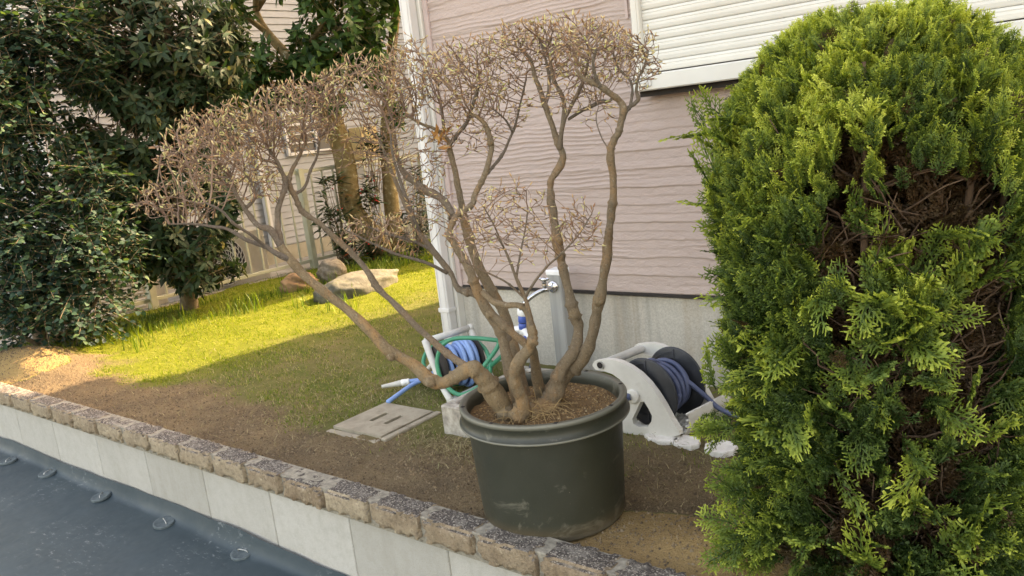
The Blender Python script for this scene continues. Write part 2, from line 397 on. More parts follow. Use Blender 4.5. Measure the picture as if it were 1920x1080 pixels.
o = tag(b.build('ground_sheet', mt_sheet, origin=(0, 0, -.4)), 'dark blue grey rubber sheet spread over the lower ground', 'ground sheet')
mt_disc = simple('disc_plastic', [(.35, lin(66, 78, 82)), (.7, lin(92, 103, 105))], 40, .7, .001, 150)
mt_steel = simple('steel', [(.3, lin(150, 150, 148)), (.7, lin(205, 205, 200))], 40, .35, metal=.7)
dl = ['anchor disc cut by the left photo edge', 'anchor disc with upright pin, second from the left edge', 'anchor disc with a short leaning pin, middle of the row', 'anchor disc with a centred pin, below two wall panel joints', 'anchor disc with a long bent pin, nearest to the camera']
c0 = np.array([-5.565, 1.645, -.396])
root = thing('anchor_disc', c0, dl[0], 'anchor disc', 'anchor discs pinned along the sheet edge')
b = MB(); b.lathe([(.0, .006), (.02, .0065), (.040, .008), (.047, .0105), (.0505, .009), (.0515, .003), (.051, -.004)], c0, 32); ds = b.build('disc', mt_disc, root)
b = MB(); b.tube(c0 + np.array([(-.014, .02, .006), (-.014, .02, .015), (-.008, .014, .018), (.016, -.014, .018), (.02, -.018, .012), (.02, -.018, .005)]), .0022, 6); pn = b.build('pin', mt_steel, root)
for i, (px, py) in enumerate([(90, 888), (190, 932), (308, 981), (455, 1038)]):
    q = gz(px, py, -.393)
    r = root.copy(); COL.objects.link(r); r.location = q; r.rotation_euler = (math.radians(6), math.radians((-1) ** i * 3), .5 * i - .4); r['label'] = dl[i + 1]
    for ch in (ds, pn):
        cc = ch.copy(); COL.objects.link(cc); cc.parent = r
# ------------------------------------------------------------------ retaining wall
mt_panel, nt, p = newmat('concrete_panel'); co = objco(nt)
c = mixc(nt, noise(nt, 2.5, 6, .65, co), lin(160, 156, 148), lin(192, 188, 180))
st = ramp(nt, noise(nt, 9, 5, .6, objco(nt, (1.6, 1, .35))), [(.5, (0, 0, 0)), (.75, (.45, .45, .45))])
c = mixc(nt, st, c, lin(140, 134, 120))
oi = N(nt, 'ShaderNodeObjectInfo').outputs['Random']
c = mixc(nt, .35, c, mixc(nt, oi, lin(150, 145, 132), lin(208, 204, 194)))
c = mixc(nt, ramp(nt, noise(nt, 300, 3, .6, co), [(.52, (0, 0, 0)), (.68, (.6, .6, .6))]), c, lin(128, 121, 108))
c = mixc(nt, ramp(nt, noise(nt, 30, 7, .75, co), [(.45, (0, 0, 0)), (.75, (.5, .5, .5))]), c, lin(150, 144, 130))
nt.links.new(c, p.inputs['Base Color']); p.inputs['Roughness'].default_value = .9
addbump(nt, p, noise(nt, 240, 4, .7, co), .0016)
mt_btop, nt, p = newmat('exposed_aggregate_brick'); co = objco(nt)
vo = N(nt, 'ShaderNodeTexVoronoi', inp={'Scale': 230.}); nt.links.new(co, vo.inputs['Vector'])
sx = nt.nodes.new('ShaderNodeSeparateColor'); nt.links.new(vo.outputs['Color'], sx.inputs[0])
agg = ramp(nt, sx.outputs[0], [(0, lin(60, 54, 50)), (.45, lin(84, 76, 70)), (.7, lin(108, 98, 90)), (.84, lin(146, 134, 122)), (.93, lin(184, 174, 160)), (1, lin(74, 64, 60))])
agg = mixc(nt, ramp(nt, noise(nt, 14, 5, .65, co), [(.5, (0, 0, 0)), (.75, (.7, .7, .7))]), agg, lin(168, 160, 148))
oi = N(nt, 'ShaderNodeObjectInfo').outputs['Random']
fc = mixc(nt, noise(nt, 20, 6, .7, co), lin(126, 106, 84), lin(192, 174, 148))
fc = mixc(nt, ramp(nt, noise(nt, 9, 5, .6, co), [(.42, (0, 0, 0)), (.7, (.8, .8, .8))]), fc, lin(112, 92, 72))
fc = mixc(nt, .4, fc, mixc(nt, oi, lin(142, 114, 84), lin(204, 186, 156)))
fc = mixc(nt, ramp(nt, noise(nt, 60, 6, .75, co), [(.38, (.5, .5, .5)), (.52, (0, 0, 0))]), fc, lin(92, 78, 62))
fc = mixc(nt, ramp(nt, noise(nt, 34, 6, .75, co), [(.56, (0, 0, 0)), (.68, (.7, .7, .7))]), fc, lin(206, 188, 160))
gn = nt.nodes.new('ShaderNodeNewGeometry'); sn = nt.nodes.new('ShaderNodeSeparateXYZ'); nt.links.new(gn.outputs['True Normal'], sn.inputs[0])
sel = ramp(nt, sn.outputs[2], [(.6, (0, 0, 0)), (.92, (1, 1, 1))])
nt.links.new(mixc(nt, sel, fc, agg), p.inputs['Base Color']); p.inputs['Roughness'].default_value = .92
b1 = addbump(nt, p, vo.outputs['Distance'], .003, .8); addbump(nt, p, noise(nt, 80, 6, .75, co), .009, 1, b1)
mt_mortar = simple('mortar', [(.3, lin(112, 105, 93)), (.7, lin(164, 156, 140))], 50, .95, .003, 180)
rw = thing('retaining_wall', (-3, 1.8, -.46), 'low retaining wall of pale concrete panels topped with a row of rough bricks', 'wall')
jx = [-8.94, -8.37, -7.8, -7.24, -6.68, -6.12, -5.561, -5.025, -4.473, -3.937, -3.405, -2.887, -2.376, -1.86, -1.34, -.82, -.3, .22, .74]
for i in range(len(jx) - 1):
    b = MB(); b.box((jx[i] + .0022, 1.75, -.455), (jx[i + 1] - .0022, 1.85, -.0725), .003); b.build('concrete_panel', mt_panel, rw)
b = MB(); b.box((-9, 1.7545, -.456), (4, 1.84, -.074)); b.box((-9, 1.7282, -.0722), (4, 1.815, -.0575), .002); b.box((-9, 1.721, -.057), (4, 1.812, .0335), .003); b.build('mortar', mt_mortar, rw)
bx = [-8.82, -8.54, -8.26, -7.98, -7.7, -7.42, -7.14, -6.86, -6.58, -6.3, -6.02, -5.74, -5.456, -5.175, -4.895, -4.615, -4.334, -4.059, -3.78, -3.5, -3.229, -2.97, -2.715, -2.451, -2.192, -1.932, -1.684, -1.43, -1.18, -.93, -.68, -.43, -.18, .07, .32, .57]
def brick(x0, x1, seed):
    # chamfered, slightly ragged block: subdivided box surface with noise
    b = MB(); nx, ny, nz = 22, 10, 8
    lo = np.array([x0 + .0062, 1.70 + rng.normal(0, .0025), -.056]); hi = np.array([x1 - .0062, 1.818, .04 + rng.normal(0, .002)])
    def surf(u, v, ax, sgn):
        # rounded box mapping
        P = np.zeros(u.shape + (3,)); a, c = [i for i in range(3) if i != ax]
        P[..., ax] = sgn; P[..., a] = u; P[..., c] = v
        h = (hi - lo) / 2; q = P * h; r = .009
        inner = np.clip(q, -(h - r), h - r); d = q - inner; L = np.linalg.norm(d, axis=-1, keepdims=True)
        Q = inner + d / np.maximum(L, 1e-9) * np.minimum(L, r)
        W = Q + (lo + hi) / 2
        e = np.clip((np.abs(q) - (h - .02)) / .02, 0, 1); corner = np.sort(e, -1)[..., 1]
        nn = fbm(W[..., 0] * 45 + seed, W[..., 1] * 45 + W[..., 2] * 60, 3, seed)
        return W - (Q / h) * (nn * .007 + corner * .009 * (nn > .45))[..., None] * .9
    for ax, (na, nb) in ((0, (ny, nz)), (1, (nx, nz)), (2, (nx, ny))):
        u, v = np.meshgrid(np.linspace(-1, 1, na), np.linspace(-1, 1, nb), indexing='ij')
        for sg in (-1, 1): b.grid(surf(u, v, ax, sg), True)
    return b.build('coping_brick', mt_btop, rw)
for i in range(len(bx) - 1): brick(bx[i], bx[i + 1], 100 + i)

# ------------------------------------------------------------------ pink house
YW = 3.3
mt_pink, nt, p = newmat('pink_siding'); co = objco(nt)
c = mixc(nt, noise(nt, 1.6, 5, .6, co), lin(176, 157, 149), lin(190, 171, 162))
c = mixc(nt, ramp(nt, noise(nt, 18, 5, .7, objco(nt, (1, 1, 2))), [(.55, (0, 0, 0)), (.8, (.4, .4, .4))]), c, lin(170, 148, 138))
nt.links.new(c, p.inputs['Base Color']); p.inputs['Roughness'].default_value = .85
b1 = addbump(nt, p, noise(nt, 70, 6, .7, objco(nt, (1, 1, 1.6))), .006, .9); addbump(nt, p, noise(nt, 320, 3, .6, co), .0012, .8, b1)
mt_pinkflat = simple('pink_wall', [(.3, lin(182, 162, 156)), (.7, lin(196, 176, 169))], 3, .85, .004, 60)
mt_found, nt, p = newmat('foundation_render'); co = objco(nt)
c = mixc(nt, noise(nt, 120, 5, .75, co), lin(128, 122, 110), lin(232, 226, 214))
st = ramp(nt, noise(nt, 3.2, 5, .6, objco(nt, (2.4, 1, .12))), [(.5, (0, 0, 0)), (.75, (.5, .5, .5))])
c = mixc(nt, st, c, lin(160, 136, 106))
st = ramp(nt, noise(nt, 5.2, 3, .6, objco(nt, (2.0, 1, .1)), .3), [(.5, (0, 0, 0)), (.72, (.6, .6, .6))])
c = mixc(nt, st, c, lin(132, 128, 120)); nt.links.new(c, p.inputs['Base Color']); p.inputs['Roughness'].default_value = .95
addbump(nt, p, noise(nt, 190, 4, .7, co), .0045)
mt_white = simple('white_trim', [(.3, lin(204, 201, 196)), (.7, lin(216, 214, 210))], 5, .4, .0006, 30)
mt_cream = simple('cream_aluminium', [(.3, lin(206, 202, 192)), (.7, lin(214, 211, 202))], 4, .38)
mt_dark = simple('dark_gap', [(.3, lin(40, 36, 34)), (.7, lin(56, 50, 46))], 10, .9)
mt_roof = simple('roof_tile', [(.3, lin(70, 66, 66)), (.7, lin(96, 92, 90))], 10, .7)
hs = thing('pink_house', (-3.2, YW, 0), 'pink house with wavy textured siding, cream roller shutter and rough grey foundation', 'house')
YB = 9.3
b = MB(); b.box((-3.2, YW + .02, .43), (6, YB, 5.6)); b.build('wall', mt_pinkflat, hs)
b = MB(); b.box((-3.18, YW + .03, -.2), (5.98, YB - .02, .42)); b.build('foundation', mt_found, hs)
xs = np.concatenate([np.arange(-3.09, -.9, .011), np.arange(-.9, 4.0, .06)]); zs = np.arange(.445, 2.75, .0036)
X, Z = np.meshgrid(xs, zs)
CH = .0420; q = (Z - .445) / CH
wav = (fbm(X * 3.2, np.floor(q) * 7.7 + 0 * X, 3, 61) - .5)
Zs = q + .32 * (fbm(X * 2.4, Z * 6.0, 3, 63) - .5) + .22 * (fbm(X * 11, Z * 13, 2, 66) - .5)
kk = np.floor(Zs); t = Zs - kk
amp = np.where(kk % 2 < 1, .75, .3) * (.15 + 1.6 * fbm(X * 1.9 + kk * 5.3, kk * 3.1, 2, 67))
prof = np.where(t < .1, (t / .1) ** .6, (1 - (t - .1) / .9) ** .85) * .0070 * amp
prof += .0048 * np.maximum(0, np.sin((t * 2.0 + fbm(X * 5, Z * 4, 2, 69)) * 6.28)) * sstep(.46, .6, fbm(X * 2.2, Z * 9, 2, 71))
prof += (fbm(X * 34, Z * 60, 3, 73) - .5) * .0042
prof = prof * np.minimum(1, (Z - .445) / .01 + .6)
b = MB(); b.grid(np.stack([X, YW + .012 - prof, Z], -1)); b.build('siding', mt_pink, hs)
b = MB(); b.box((-3.09, YW + .004, .432), (4, YW + .028, .4452)); b.build('drip_flashing', mt_dark, hs)
b = MB(); b.box((-1.90, YW + .001, 1.70), (-1.886, YW + .008, 2.75)); b.build('sealant_joint', mt_pinkflat, hs)
b = MB(); b.box((-3.118, YW - .004, .44), (-3.085, YW + .03, 5.6), .002); b.build('sealant_strip', mt_pinkflat, hs)
b = MB(); b.box((-3.245, YW - .022, -.02), (-3.12, YW + .06, 5.58), .004); b.box((-3.225, YW + .061, -.02), (-3.201, YW + .12, 5.58), .003); b.build('corner_trim', mt_cream, hs)
b = MB(); b.box((-3.208, YW - .085, -.02), (-3.138, YW - .024, 5.4), .006); b.box((-3.198, YW - .0885, -.02), (-3.190, YW - .0852, 5.4), .001); b.box((-3.156, YW - .0885, -.02), (-3.148, YW - .0852, 5.4), .001)
b.build('downspout', mt_white, hs)
for z in (.30, 2.6):
    b = MB(); b.box((-3.214, YW - .09, z), (-3.132, YW - .023, z + .025), .003); b.build('pipe_bracket', mt_white, hs)
# roof
b = MB(); e = .25; z0 = 5.6
V = [(-3.2 - e, YW - e - .1, z0), (6 + e, YW - e - .1, z0), (6 + e, YB + e, z0), (-3.2 - e, YB + e, z0), (-.3, 6.3, 7.), (3.2, 6.3, 7.)]
V2 = [(x, y, z - .12) for x, y, z in V[:4]]
b.add(V + V2, [np.array([[0, 1, 5, 4], [2, 3, 4, 5]]), np.array([[1, 2, 5], [3, 0, 4]]), np.array([[6, 7, 1, 0], [7, 8, 2, 1], [8, 9, 3, 2], [9, 6, 0, 3], [9, 8, 7, 6]])]); b.build('roof', mt_roof, hs)
# shutter
sh = thing('roller_shutter', (-1.83, YW, 1.376), None, None); sh.location = np.array([-1.83, YW, 1.376]) - wl(hs); sh.parent = hs
for k_ in ('label', 'category'):
    if k_ in sh: del sh[k_]
SX0, SX1 = -1.785, 1.25
zz = []; 
for k_ in range(44):
    z0 = 1.452 + k_ * .0436
    zz += [(z0, .0), (z0 + .0012, .0075), (z0 + .006, .010), (z0 + .018, .0122), (z0 + .026, .0118), (z0 + .0275, .0085), (z0 + .030, .0085), (z0 + .0315, .0105), (z0 + .039, .009), (z0 + .0425, .006), (z0 + .0434, 0)]
zz = np.array(zz); zz = zz[zz[:, 0] < 3.3]; xx = np.array([SX0, SX1])
XX = np.repeat(xx[None], len(zz), 0); b = MB(); b.grid(np.stack([XX, YW - .045 - np.repeat(zz[:, 1][:, None], 2, 1), np.repeat(zz[:, 0][:, None], 2, 1)], -1), False); b.build('slat_curtain', mt_cream, sh)
b = MB(); b.box((-1.825, YW - .085, 1.40), (-1.786, YW - .008, 3.3), .004); b.box((-1.80, YW - .0885, 1.40), (-1.795, YW - .0852, 3.3), .0005); b.build('guide_rail', mt_cream, sh)
b = MB(); b.box((1.25, YW - .085, 1.40), (1.289, YW - .008, 3.3), .004); b.build('guide_rail', mt_cream, sh)
b = MB(); b.box((-1.83, YW - .11, 1.376), (1.30, YW - .03, 1.445), .005); b.build('bottom_bar', mt_cream, sh)
b = MB(); b.box((-1.795, YW - .119, 1.392), (-1.735, YW - .1105, 1.437), .003); lt = b.build('latch_plate', simple('grey_plastic', [(.3, lin(196, 194, 188)), (.7, lin(212, 210, 204))], 20, .5), sh)
b = MB(); b.box((-1.79, YW - .129, 1.394), (-1.755, YW - .1195, 1.41), .003); b.build('latch', mt_steel, sh)
for x in (-1.779, -1.763, -1.75):
    b = MB(); b.lathe([(.0, .0025), (.0028, .0025), (.0028, 0)], (x, YW - .1192, 1.428), 10, (0, -1, 0)); b.build('screw', mt_dark, sh)
b = MB(); b.box((-1.822, YW - .06, 1.352), (1.29, YW - .004, 1.3755)); b.build('sill_shade_strip', mt_dark, sh)  # dark strip painting in the shade under the bottom bar

# ------------------------------------------------------------------ nursery pot
PC = np.array([-1.585, 2.012, 0])
mt_pot, nt, p = newmat('pot_plastic'); co = objco(nt)
c = mixc(nt, noise(nt, 4, 5, .6, co), lin(46, 47, 37), lin(55, 56, 45))
sc = ramp(nt, noise(nt, 7, 7, .72, objco(nt, (1, 1, 1.7)), .6), [(.565, (0, 0, 0)), (.66, (.6, .6, .6))])
c = mixc(nt, sc, c, lin(112, 108, 94))
sp = ramp(nt, noise(nt, 130, 3, .7, co), [(.72, (0, 0, 0)), (.76, (.9, .9, .9))])
c = mixc(nt, sp, c, lin(150, 142, 124))
sz = nt.nodes.new('ShaderNodeSeparateXYZ'); nt.links.new(co, sz.inputs[0])
zr = ramp(nt, sz.outputs[2], [(.0, (.75, .75, .75)), (.07, (0, 0, 0))])
mm = N(nt, 'ShaderNodeMath', operation='MULTIPLY'); nt.links.new(zr, mm.inputs[0]); nt.links.new(noise(nt, 12, 5, .7, co), mm.inputs[1])
c = mixc(nt, mm.outputs[0], c, lin(128, 100, 70))
po = nt.nodes.new('ShaderNodeNewGeometry').outputs['Pointiness']
c = mixc(nt, ramp(nt, po, [(.515, (0, 0, 0)), (.56, (.7, .7, .7))]), c, lin(128, 126, 112))
nt.links.new(c, p.inputs['Base Color']); nt.links.new(ramp(nt, noise(nt, 9, 5, .6, co), [(.3, (.36,) * 3), (.7, (.55,) * 3)]), p.inputs['Roughness'])
addbump(nt, p, noise(nt, 60, 3, .6, co), .0006)
pot = thing('nursery_pot', PC, 'large dark green plastic nursery pot holding the bare pruned shrub', 'plant pot')
b = MB(); b.lathe([(0, .004), (.21, .004), (.232, .006), (.238, .014), (.240, .03), (.258, .36)], PC, 96); b.build('body', mt_pot, pot)
b = MB(); b.lathe([(.256, .352), (.268, .350), (.280, .352), (.2835, .354), (.2838, .358), (.281, .3605), (.275, .362), (.2755, .398), (.278, .4015), (.2785, .411), (.276, .4145), (.268, .415), (.258, .414), (.254, .409), (.250, .38), (.244, .30)], PC, 96); b.build('rim', mt_pot, pot)
for aa in np.arange(0, 6.28, .785):
    b = MB(); b.box(PC + np.array([.266 * math.cos(aa) - .006, .266 * math.sin(aa) - .006, .4145]), PC + np.array([.266 * math.cos(aa) + .006, .266 * math.sin(aa) + .006, .4162]), .001); b.build('drain_notch', mt_dark, pot)
mt_psoil, nt, p = newmat('potting_grit'); co = objco(nt)
nt.links.new(mixc(nt, noise(nt, 90, 5, .75, co), lin(80, 60, 42), lin(150, 118, 80)), p.inputs['Base Color']); p.inputs['Roughness'].default_value = .95
addbump(nt, p, noise(nt, 110, 4, .7, co), .008)
r_, a_ = np.meshgrid(np.linspace(0.0, .249, 26), np.linspace(0, 2 * np.pi, 73)); sx_, sy_ = r_ * np.cos(a_), r_ * np.sin(a_)
sz_ = .370 + .028 * np.exp(-((sx_ / .1) ** 2 + (sy_ / .1) ** 2)) + (fbm(sx_ * 25 + 40, sy_ * 25 + 40, 3, 81) - .5) * .02
b = MB(); b.grid(np.stack([sx_, sy_, sz_], -1) + PC); b.build('potting_soil', mt_psoil, pot)
n = 2600; rr = .24 * np.sqrt(rng.random(n)); aa = rng.uniform(0, 6.28, n); gx, gy = rr * np.cos(aa), rr * np.sin(aa)
gzz = .370 + .028 * np.exp(-((gx / .1) ** 2 + (gy / .1) ** 2)) + (fbm(gx * 25 + 40, gy * 25 + 40, 3, 81) - .5) * .02
mt_grit, nt, p = newmat('grit'); gi = nt.nodes.new('ShaderNodeNewGeometry').outputs['Random Per Island']
nt.links.new(ramp(nt, gi, [(0, lin(84, 62, 42)), (.5, lin(136, 104, 68)), (.9, lin(168, 136, 94)), (1, lin(186, 166, 128))]), p.inputs['Base Color']); p.inputs['Roughness'].default_value = .95
o = scatter_blobs('soil_grit', np.stack([gx, gy, gzz], -1), rng.uniform(.002, .0055, n), mt_grit); o.parent = pot
b = MB(); aa = np.linspace(math.pi + .27, math.pi + .50, 8); zz2 = np.linspace(.13, .29, 6); A2, Z2 = np.meshgrid(aa, zz2); R2 = .2412 + (Z2 - .03) * .0545
b.grid(np.stack([PC[0] + R2 * np.cos(A2), PC[1] + R2 * np.sin(A2), Z2], -1)); b.build('paper_label', mt_white, pot)

# ------------------------------------------------------------------ potted shrub: pruned stems then grown twigs
mt_bark, nt, p = newmat('shrub_bark'); co = objco(nt)
tn = N(nt, 'ShaderNodeAttribute', attribute_name='tone').outputs['Fac']
c1 = mixc(nt, noise(nt, 38, 6, .7, objco(nt, (1, 1, .45))), lin(104, 86, 64), lin(172, 148, 114))
c2 = mixc(nt, noise(nt, 60, 6, .7, co), lin(86, 76, 68), lin(138, 126, 114))
pt = ramp(nt, noise(nt, 12, 6, .65, objco(nt, (1, 1, .5))), [(.50, (0, 0, 0)), (.62, (.8, .8, .8))])
c1 = mixc(nt, pt, c1, lin(178, 136, 90))
c = mixc(nt, tn, c1, c2)
c = mixc(nt, ramp(nt, noise(nt, 150, 4, .7, co), [(.34, (.5, .5, .5)), (.46, (0, 0, 0))]), c, lin(70, 56, 42))
c = mixc(nt, ramp(nt, noise(nt, 95, 5, .7, co), [(.58, (0, 0, 0)), (.68, (.6, .6, .6))]), c, lin(176, 164, 142))
nt.links.new(c, p.inputs['Base Color']); p.inputs['Roughness'].default_value = .85
b1 = addbump(nt, p, noise(nt, 55, 5, .7, objco(nt, (1, 1, .3))), .007, 1.); addbump(nt, p, noise(nt, 170, 5, .75, co), .007, 1., b1)
mt_twig = simple('shrub_twig', [(.25, lin(96, 77, 66)), (.5, lin(136, 110, 92)), (.75, lin(166, 136, 110))], 14, .8)
mt_bud, nt, p = newmat('shrub_bud'); gi = nt.nodes.new('ShaderNodeNewGeometry').outputs['Random Per Island']
nt.links.new(ramp(nt, gi, [(0, lin(148, 104, 76)), (.35, lin(182, 144, 104)), (.7, lin(200, 174, 126)), (.9, lin(198, 188, 128)), (1, lin(184, 188, 112))]), p.inputs['Base Color']); p.inputs['Roughness'].default_value = .6

def at(px, py, D): return gD(px, py, D)
# each stem: list of (px, py, depth, radius in px)
S = []
def stem(pts, tone=0.): S.append((pts, tone))
stem([(950, 775, 2.52, 30), (925, 735, 2.5, 30), (903, 706, 2.48, 28), (884, 692, 2.47, 25), (858, 703, 2.47, 20), (830, 718, 2.47, 19), (806, 712, 2.48, 20), (772, 682, 2.5, 17), (728, 657, 2.5, 16), (690, 617, 2.51, 14), (650, 580, 2.53, 14), (600, 541, 2.54, 13), (566, 512, 2.55, 13), (545, 488, 2.55, 13), (527, 462, 2.56, 12)])
stem([(527, 462, 2.56, 11), (508, 432, 2.56, 10), (487, 424, 2.56, 8), (474, 412, 2.57, 8), (460, 392, 2.57, 7), (440, 358, 2.58, 5), (430, 325, 2.6, 4)], .8)
stem([(545, 488, 2.55, 9), (520, 476, 2.53, 8), (497, 462, 2.52, 7), (462, 450, 2.5, 6), (428, 430, 2.49, 5), (400, 425, 2.48, 4), (360, 420, 2.47, 3.2), (318, 420, 2.46, 2.5)], .9)
stem([(497, 462, 2.52, 5), (470, 440, 2.46, 4.5), (440, 420, 2.42, 4), (415, 395, 2.4, 3.5), (385, 380, 2.38, 3)], .9)
stem([(460, 392, 2.57, 5), (478, 370, 2.62, 5), (474, 345, 2.66, 4), (455, 320, 2.7, 3)], .8)
stem([(527, 462, 2.56, 10), (524, 438, 2.58, 8), (521, 420, 2.6, 8), (521, 392, 2.62, 8), (530, 366, 2.64, 8), (535, 345, 2.66, 8), (530, 325, 2.66, 6), (518, 300, 2.66, 5), (500, 275, 2.68, 4)], .7)
stem([(880, 692, 2.47, 13), (862, 680, 2.52, 11), (836, 660, 2.56, 10), (792, 622, 2.6, 10), (742, 572, 2.64, 9), (706, 537, 2.67, 9), (692, 512, 2.68, 9), (664, 479, 2.7, 8), (630, 447, 2.7, 8), (600, 419, 2.7, 8), (578, 405, 2.7, 8), (564, 393, 2.7, 8), (552, 366, 2.69, 8), (541, 342, 2.68, 8), (548, 318, 2.7, 6), (560, 295, 2.72, 5), (575, 262, 2.74, 4)], .5)
stem([(541, 342, 2.68, 6), (528, 322, 2.7, 5), (512, 305, 2.72, 4), (492, 300, 2.74, 3)], .8)
stem([(552, 366, 2.69, 5), (572, 350, 2.72, 5), (582, 320, 2.75, 4), (595, 290, 2.77, 3.5), (600, 250, 2.78, 3)], .8)
# central pair
stem([(985, 775, 2.55, 27), (968, 730, 2.55, 24), (955, 690, 2.56, 20), (948, 655, 2.57, 18), (940, 627, 2.58, 17), (928, 605, 2.58, 16), (912, 580, 2.59, 16), (897, 548, 2.59, 15), (885, 518, 2.59, 14), (874, 493, 2.6, 13), (860, 472, 2.6, 11), (850, 455, 2.6, 10), (842, 442, 2.6, 10), (848, 420, 2.61, 9), (856, 404, 2.62, 9), (872, 394, 2.63, 9), (885, 384, 2.64, 9), (892, 362, 2.65, 8), (907, 333, 2.66, 8), (919, 295, 2.67, 7), (921, 270, 2.68, 8), (913, 242, 2.68, 7), (900, 223, 2.68, 6), (874, 210, 2.69, 4)], .25)
stem([(990, 775, 2.66, 24), (972, 700, 2.68, 20), (960, 640, 2.7, 17), (948, 595, 2.71, 16), (929, 557, 2.72, 16), (905, 515, 2.73, 15), (886, 470, 2.74, 15), (875, 430, 2.75, 14), (868, 400, 2.75, 11), (862, 365, 2.76, 9), (855, 330, 2.76, 8), (845, 288, 2.77, 8), (842, 268, 2.77, 7), (830, 252, 2.78, 6), (812, 240, 2.79, 5), (792, 233, 2.8, 4), (764, 218, 2.82, 3)], .2)
stem([(842, 272, 2.77, 6), (855, 255, 2.76, 6), (874, 232, 2.75, 6), (884, 205, 2.74, 5), (892, 180, 2.73, 5), (900, 155, 2.72, 4)], .8)
stem([(832, 252, 2.78, 4), (831, 225, 2.78, 4), (826, 195, 2.8, 3.5)], .8)
stem([(850, 407, 2.63, 12), (838, 384, 2.68, 11), (818, 366, 2.73, 11), (795, 356, 2.77, 11), (778, 342, 2.8, 10), (762, 330, 2.82, 9), (748, 305, 2.84, 7), (742, 270, 2.85, 5), (738, 230, 2.86, 4)], .6)
# pale fan left of the centre
stem([(955, 640, 2.58, 10), (925, 590, 2.6, 10), (893, 553, 2.62, 11), (868, 546, 2.64, 10), (857, 538, 2.65, 9), (848, 518, 2.66, 8), (836, 500, 2.68, 9), (812, 470, 2.7, 9), (787, 438, 2.72, 8), (768, 402, 2.74, 7), (752, 365, 2.76, 6), (738, 330, 2.77, 5), (724, 295, 2.78, 4), (712, 262, 2.8, 3.5)], .6)
stem([(787, 438, 2.72, 6), (762, 372, 2.7, 5), (742, 312, 2.7, 4), (735, 280, 2.7, 3.5), (732, 250, 2.7, 3)], .9)
stem([(838, 512, 2.66, 5), (798, 492, 2.62, 4.5), (742, 476, 2.6, 4), (690, 452, 2.58, 3), (645, 430, 2.56, 2)], .9)
stem([(812, 470, 2.7, 5), (770, 450, 2.68, 4.5), (730, 440, 2.66, 3.5), (690, 425, 2.64, 2.5)], .9)
stem([(913, 326, 2.66, 5), (928, 308, 2.7, 5), (942, 290, 2.73, 4.5), (955, 262, 2.76, 4), (965, 238, 2.78, 4), (975, 198, 2.8, 3), (986, 150, 2.82, 2.5)], .8)
stem([(960, 247, 2.77, 3), (948, 225, 2.76, 2.5), (925, 205, 2.75, 2)], .9)
# front centre
stem([(985, 778, 2.46, 24), (975, 740, 2.44, 20), (965, 710, 2.42, 19), (972, 680, 2.4, 18), (990, 655, 2.39, 17), (999, 632, 2.38, 15), (996, 612, 2.38, 13), (990, 590, 2.39, 10), (975, 574, 2.4, 9), (950, 572, 2.42, 10), (925, 566, 2.45, 9), (905, 548, 2.48, 8)], .15)
stem([(992, 650, 2.39, 12), (965, 628, 2.38, 11), (940, 605, 2.38, 11), (918, 591, 2.38, 12)], .3)
stem([(1001, 632, 2.38, 8), (994, 592, 2.37, 7), (984, 558, 2.37, 6), (968, 522, 2.36, 5), (956, 490, 2.36, 4), (945, 465, 2.36, 3.5), (930, 440, 2.36, 2.5)], .5)
stem([(984, 558, 2.37, 5), (1000, 532, 2.34, 4), (1025, 500, 2.32, 3.5), (1050, 478, 2.3, 3), (1085, 440, 2.28, 2.2), (1110, 400, 2.27, 1.7)], .6)
stem([(968, 522, 2.36, 4), (975, 480, 2.4, 3.2), (985, 430, 2.43, 2.6), (990, 390, 2.45, 2)], .7)
stem([(984, 560, 2.37, 3.5), (950, 530, 2.34, 3), (900, 505, 2.32, 2.5), (868, 490, 2.3, 2)], .7)
stem([(945, 465, 2.36, 3), (925, 420, 2.34, 2.4), (905, 385, 2.33, 2)], .7)
stem([(1022, 772, 2.62, 22), (1012, 735, 2.6, 17), (1006, 700, 2.56, 15), (1000, 665, 2.48, 13), (996, 640, 2.42, 11)], .2)
# right pair
stem([(1015, 775, 2.55, 30), (1040, 735, 2.53, 27), (1046, 708, 2.52, 21), (1055, 688, 2.52, 19), (1072, 665, 2.53, 17), (1082, 640, 2.54, 16), (1084, 612, 2.55, 15), (1078, 590, 2.55, 16), (1068, 555, 2.56, 14), (1060, 520, 2.57, 13), (1052, 485, 2.58, 13), (1044, 450, 2.58, 15), (1040, 420, 2.59, 12), (1034, 380, 2.6, 11), (1032, 352, 2.6, 10), (1036, 332, 2.6, 10), (1052, 308, 2.61, 11), (1055, 290, 2.61, 10), (1046, 268, 2.62, 9), (1034, 230, 2.63, 8), (1022, 198, 2.64, 8), (1012, 168, 2.65, 7), (1002, 140, 2.66, 6), (994, 112, 2.67, 5), (975, 92, 2.68, 3)], .35)
stem([(1050, 280, 2.61, 8), (1052, 255, 2.6, 7), (1057, 225, 2.6, 7), (1057, 190, 2.6, 6), (1048, 168, 2.6, 6), (1036, 145, 2.6, 5), (1032, 115, 2.6, 4), (1020, 85, 2.6, 3)], .6)
stem([(1057, 228, 2.6, 5), (1068, 205, 2.58, 5), (1082, 178, 2.56, 5), (1092, 155, 2.55, 5), (1100, 130, 2.54, 4), (1105, 95, 2.53, 3)], .7)
stem([(1066, 224, 2.6, 4), (1090, 208, 2.63, 5), (1108, 200, 2.66, 6), (1128, 190, 2.7, 6), (1142, 190, 2.72, 4), (1152, 180, 2.74, 3)], .9)
stem([(1022, 198, 2.64, 5), (1030, 160, 2.66, 5), (1025, 120, 2.68, 4), (1015, 80, 2.7, 3)], .7)
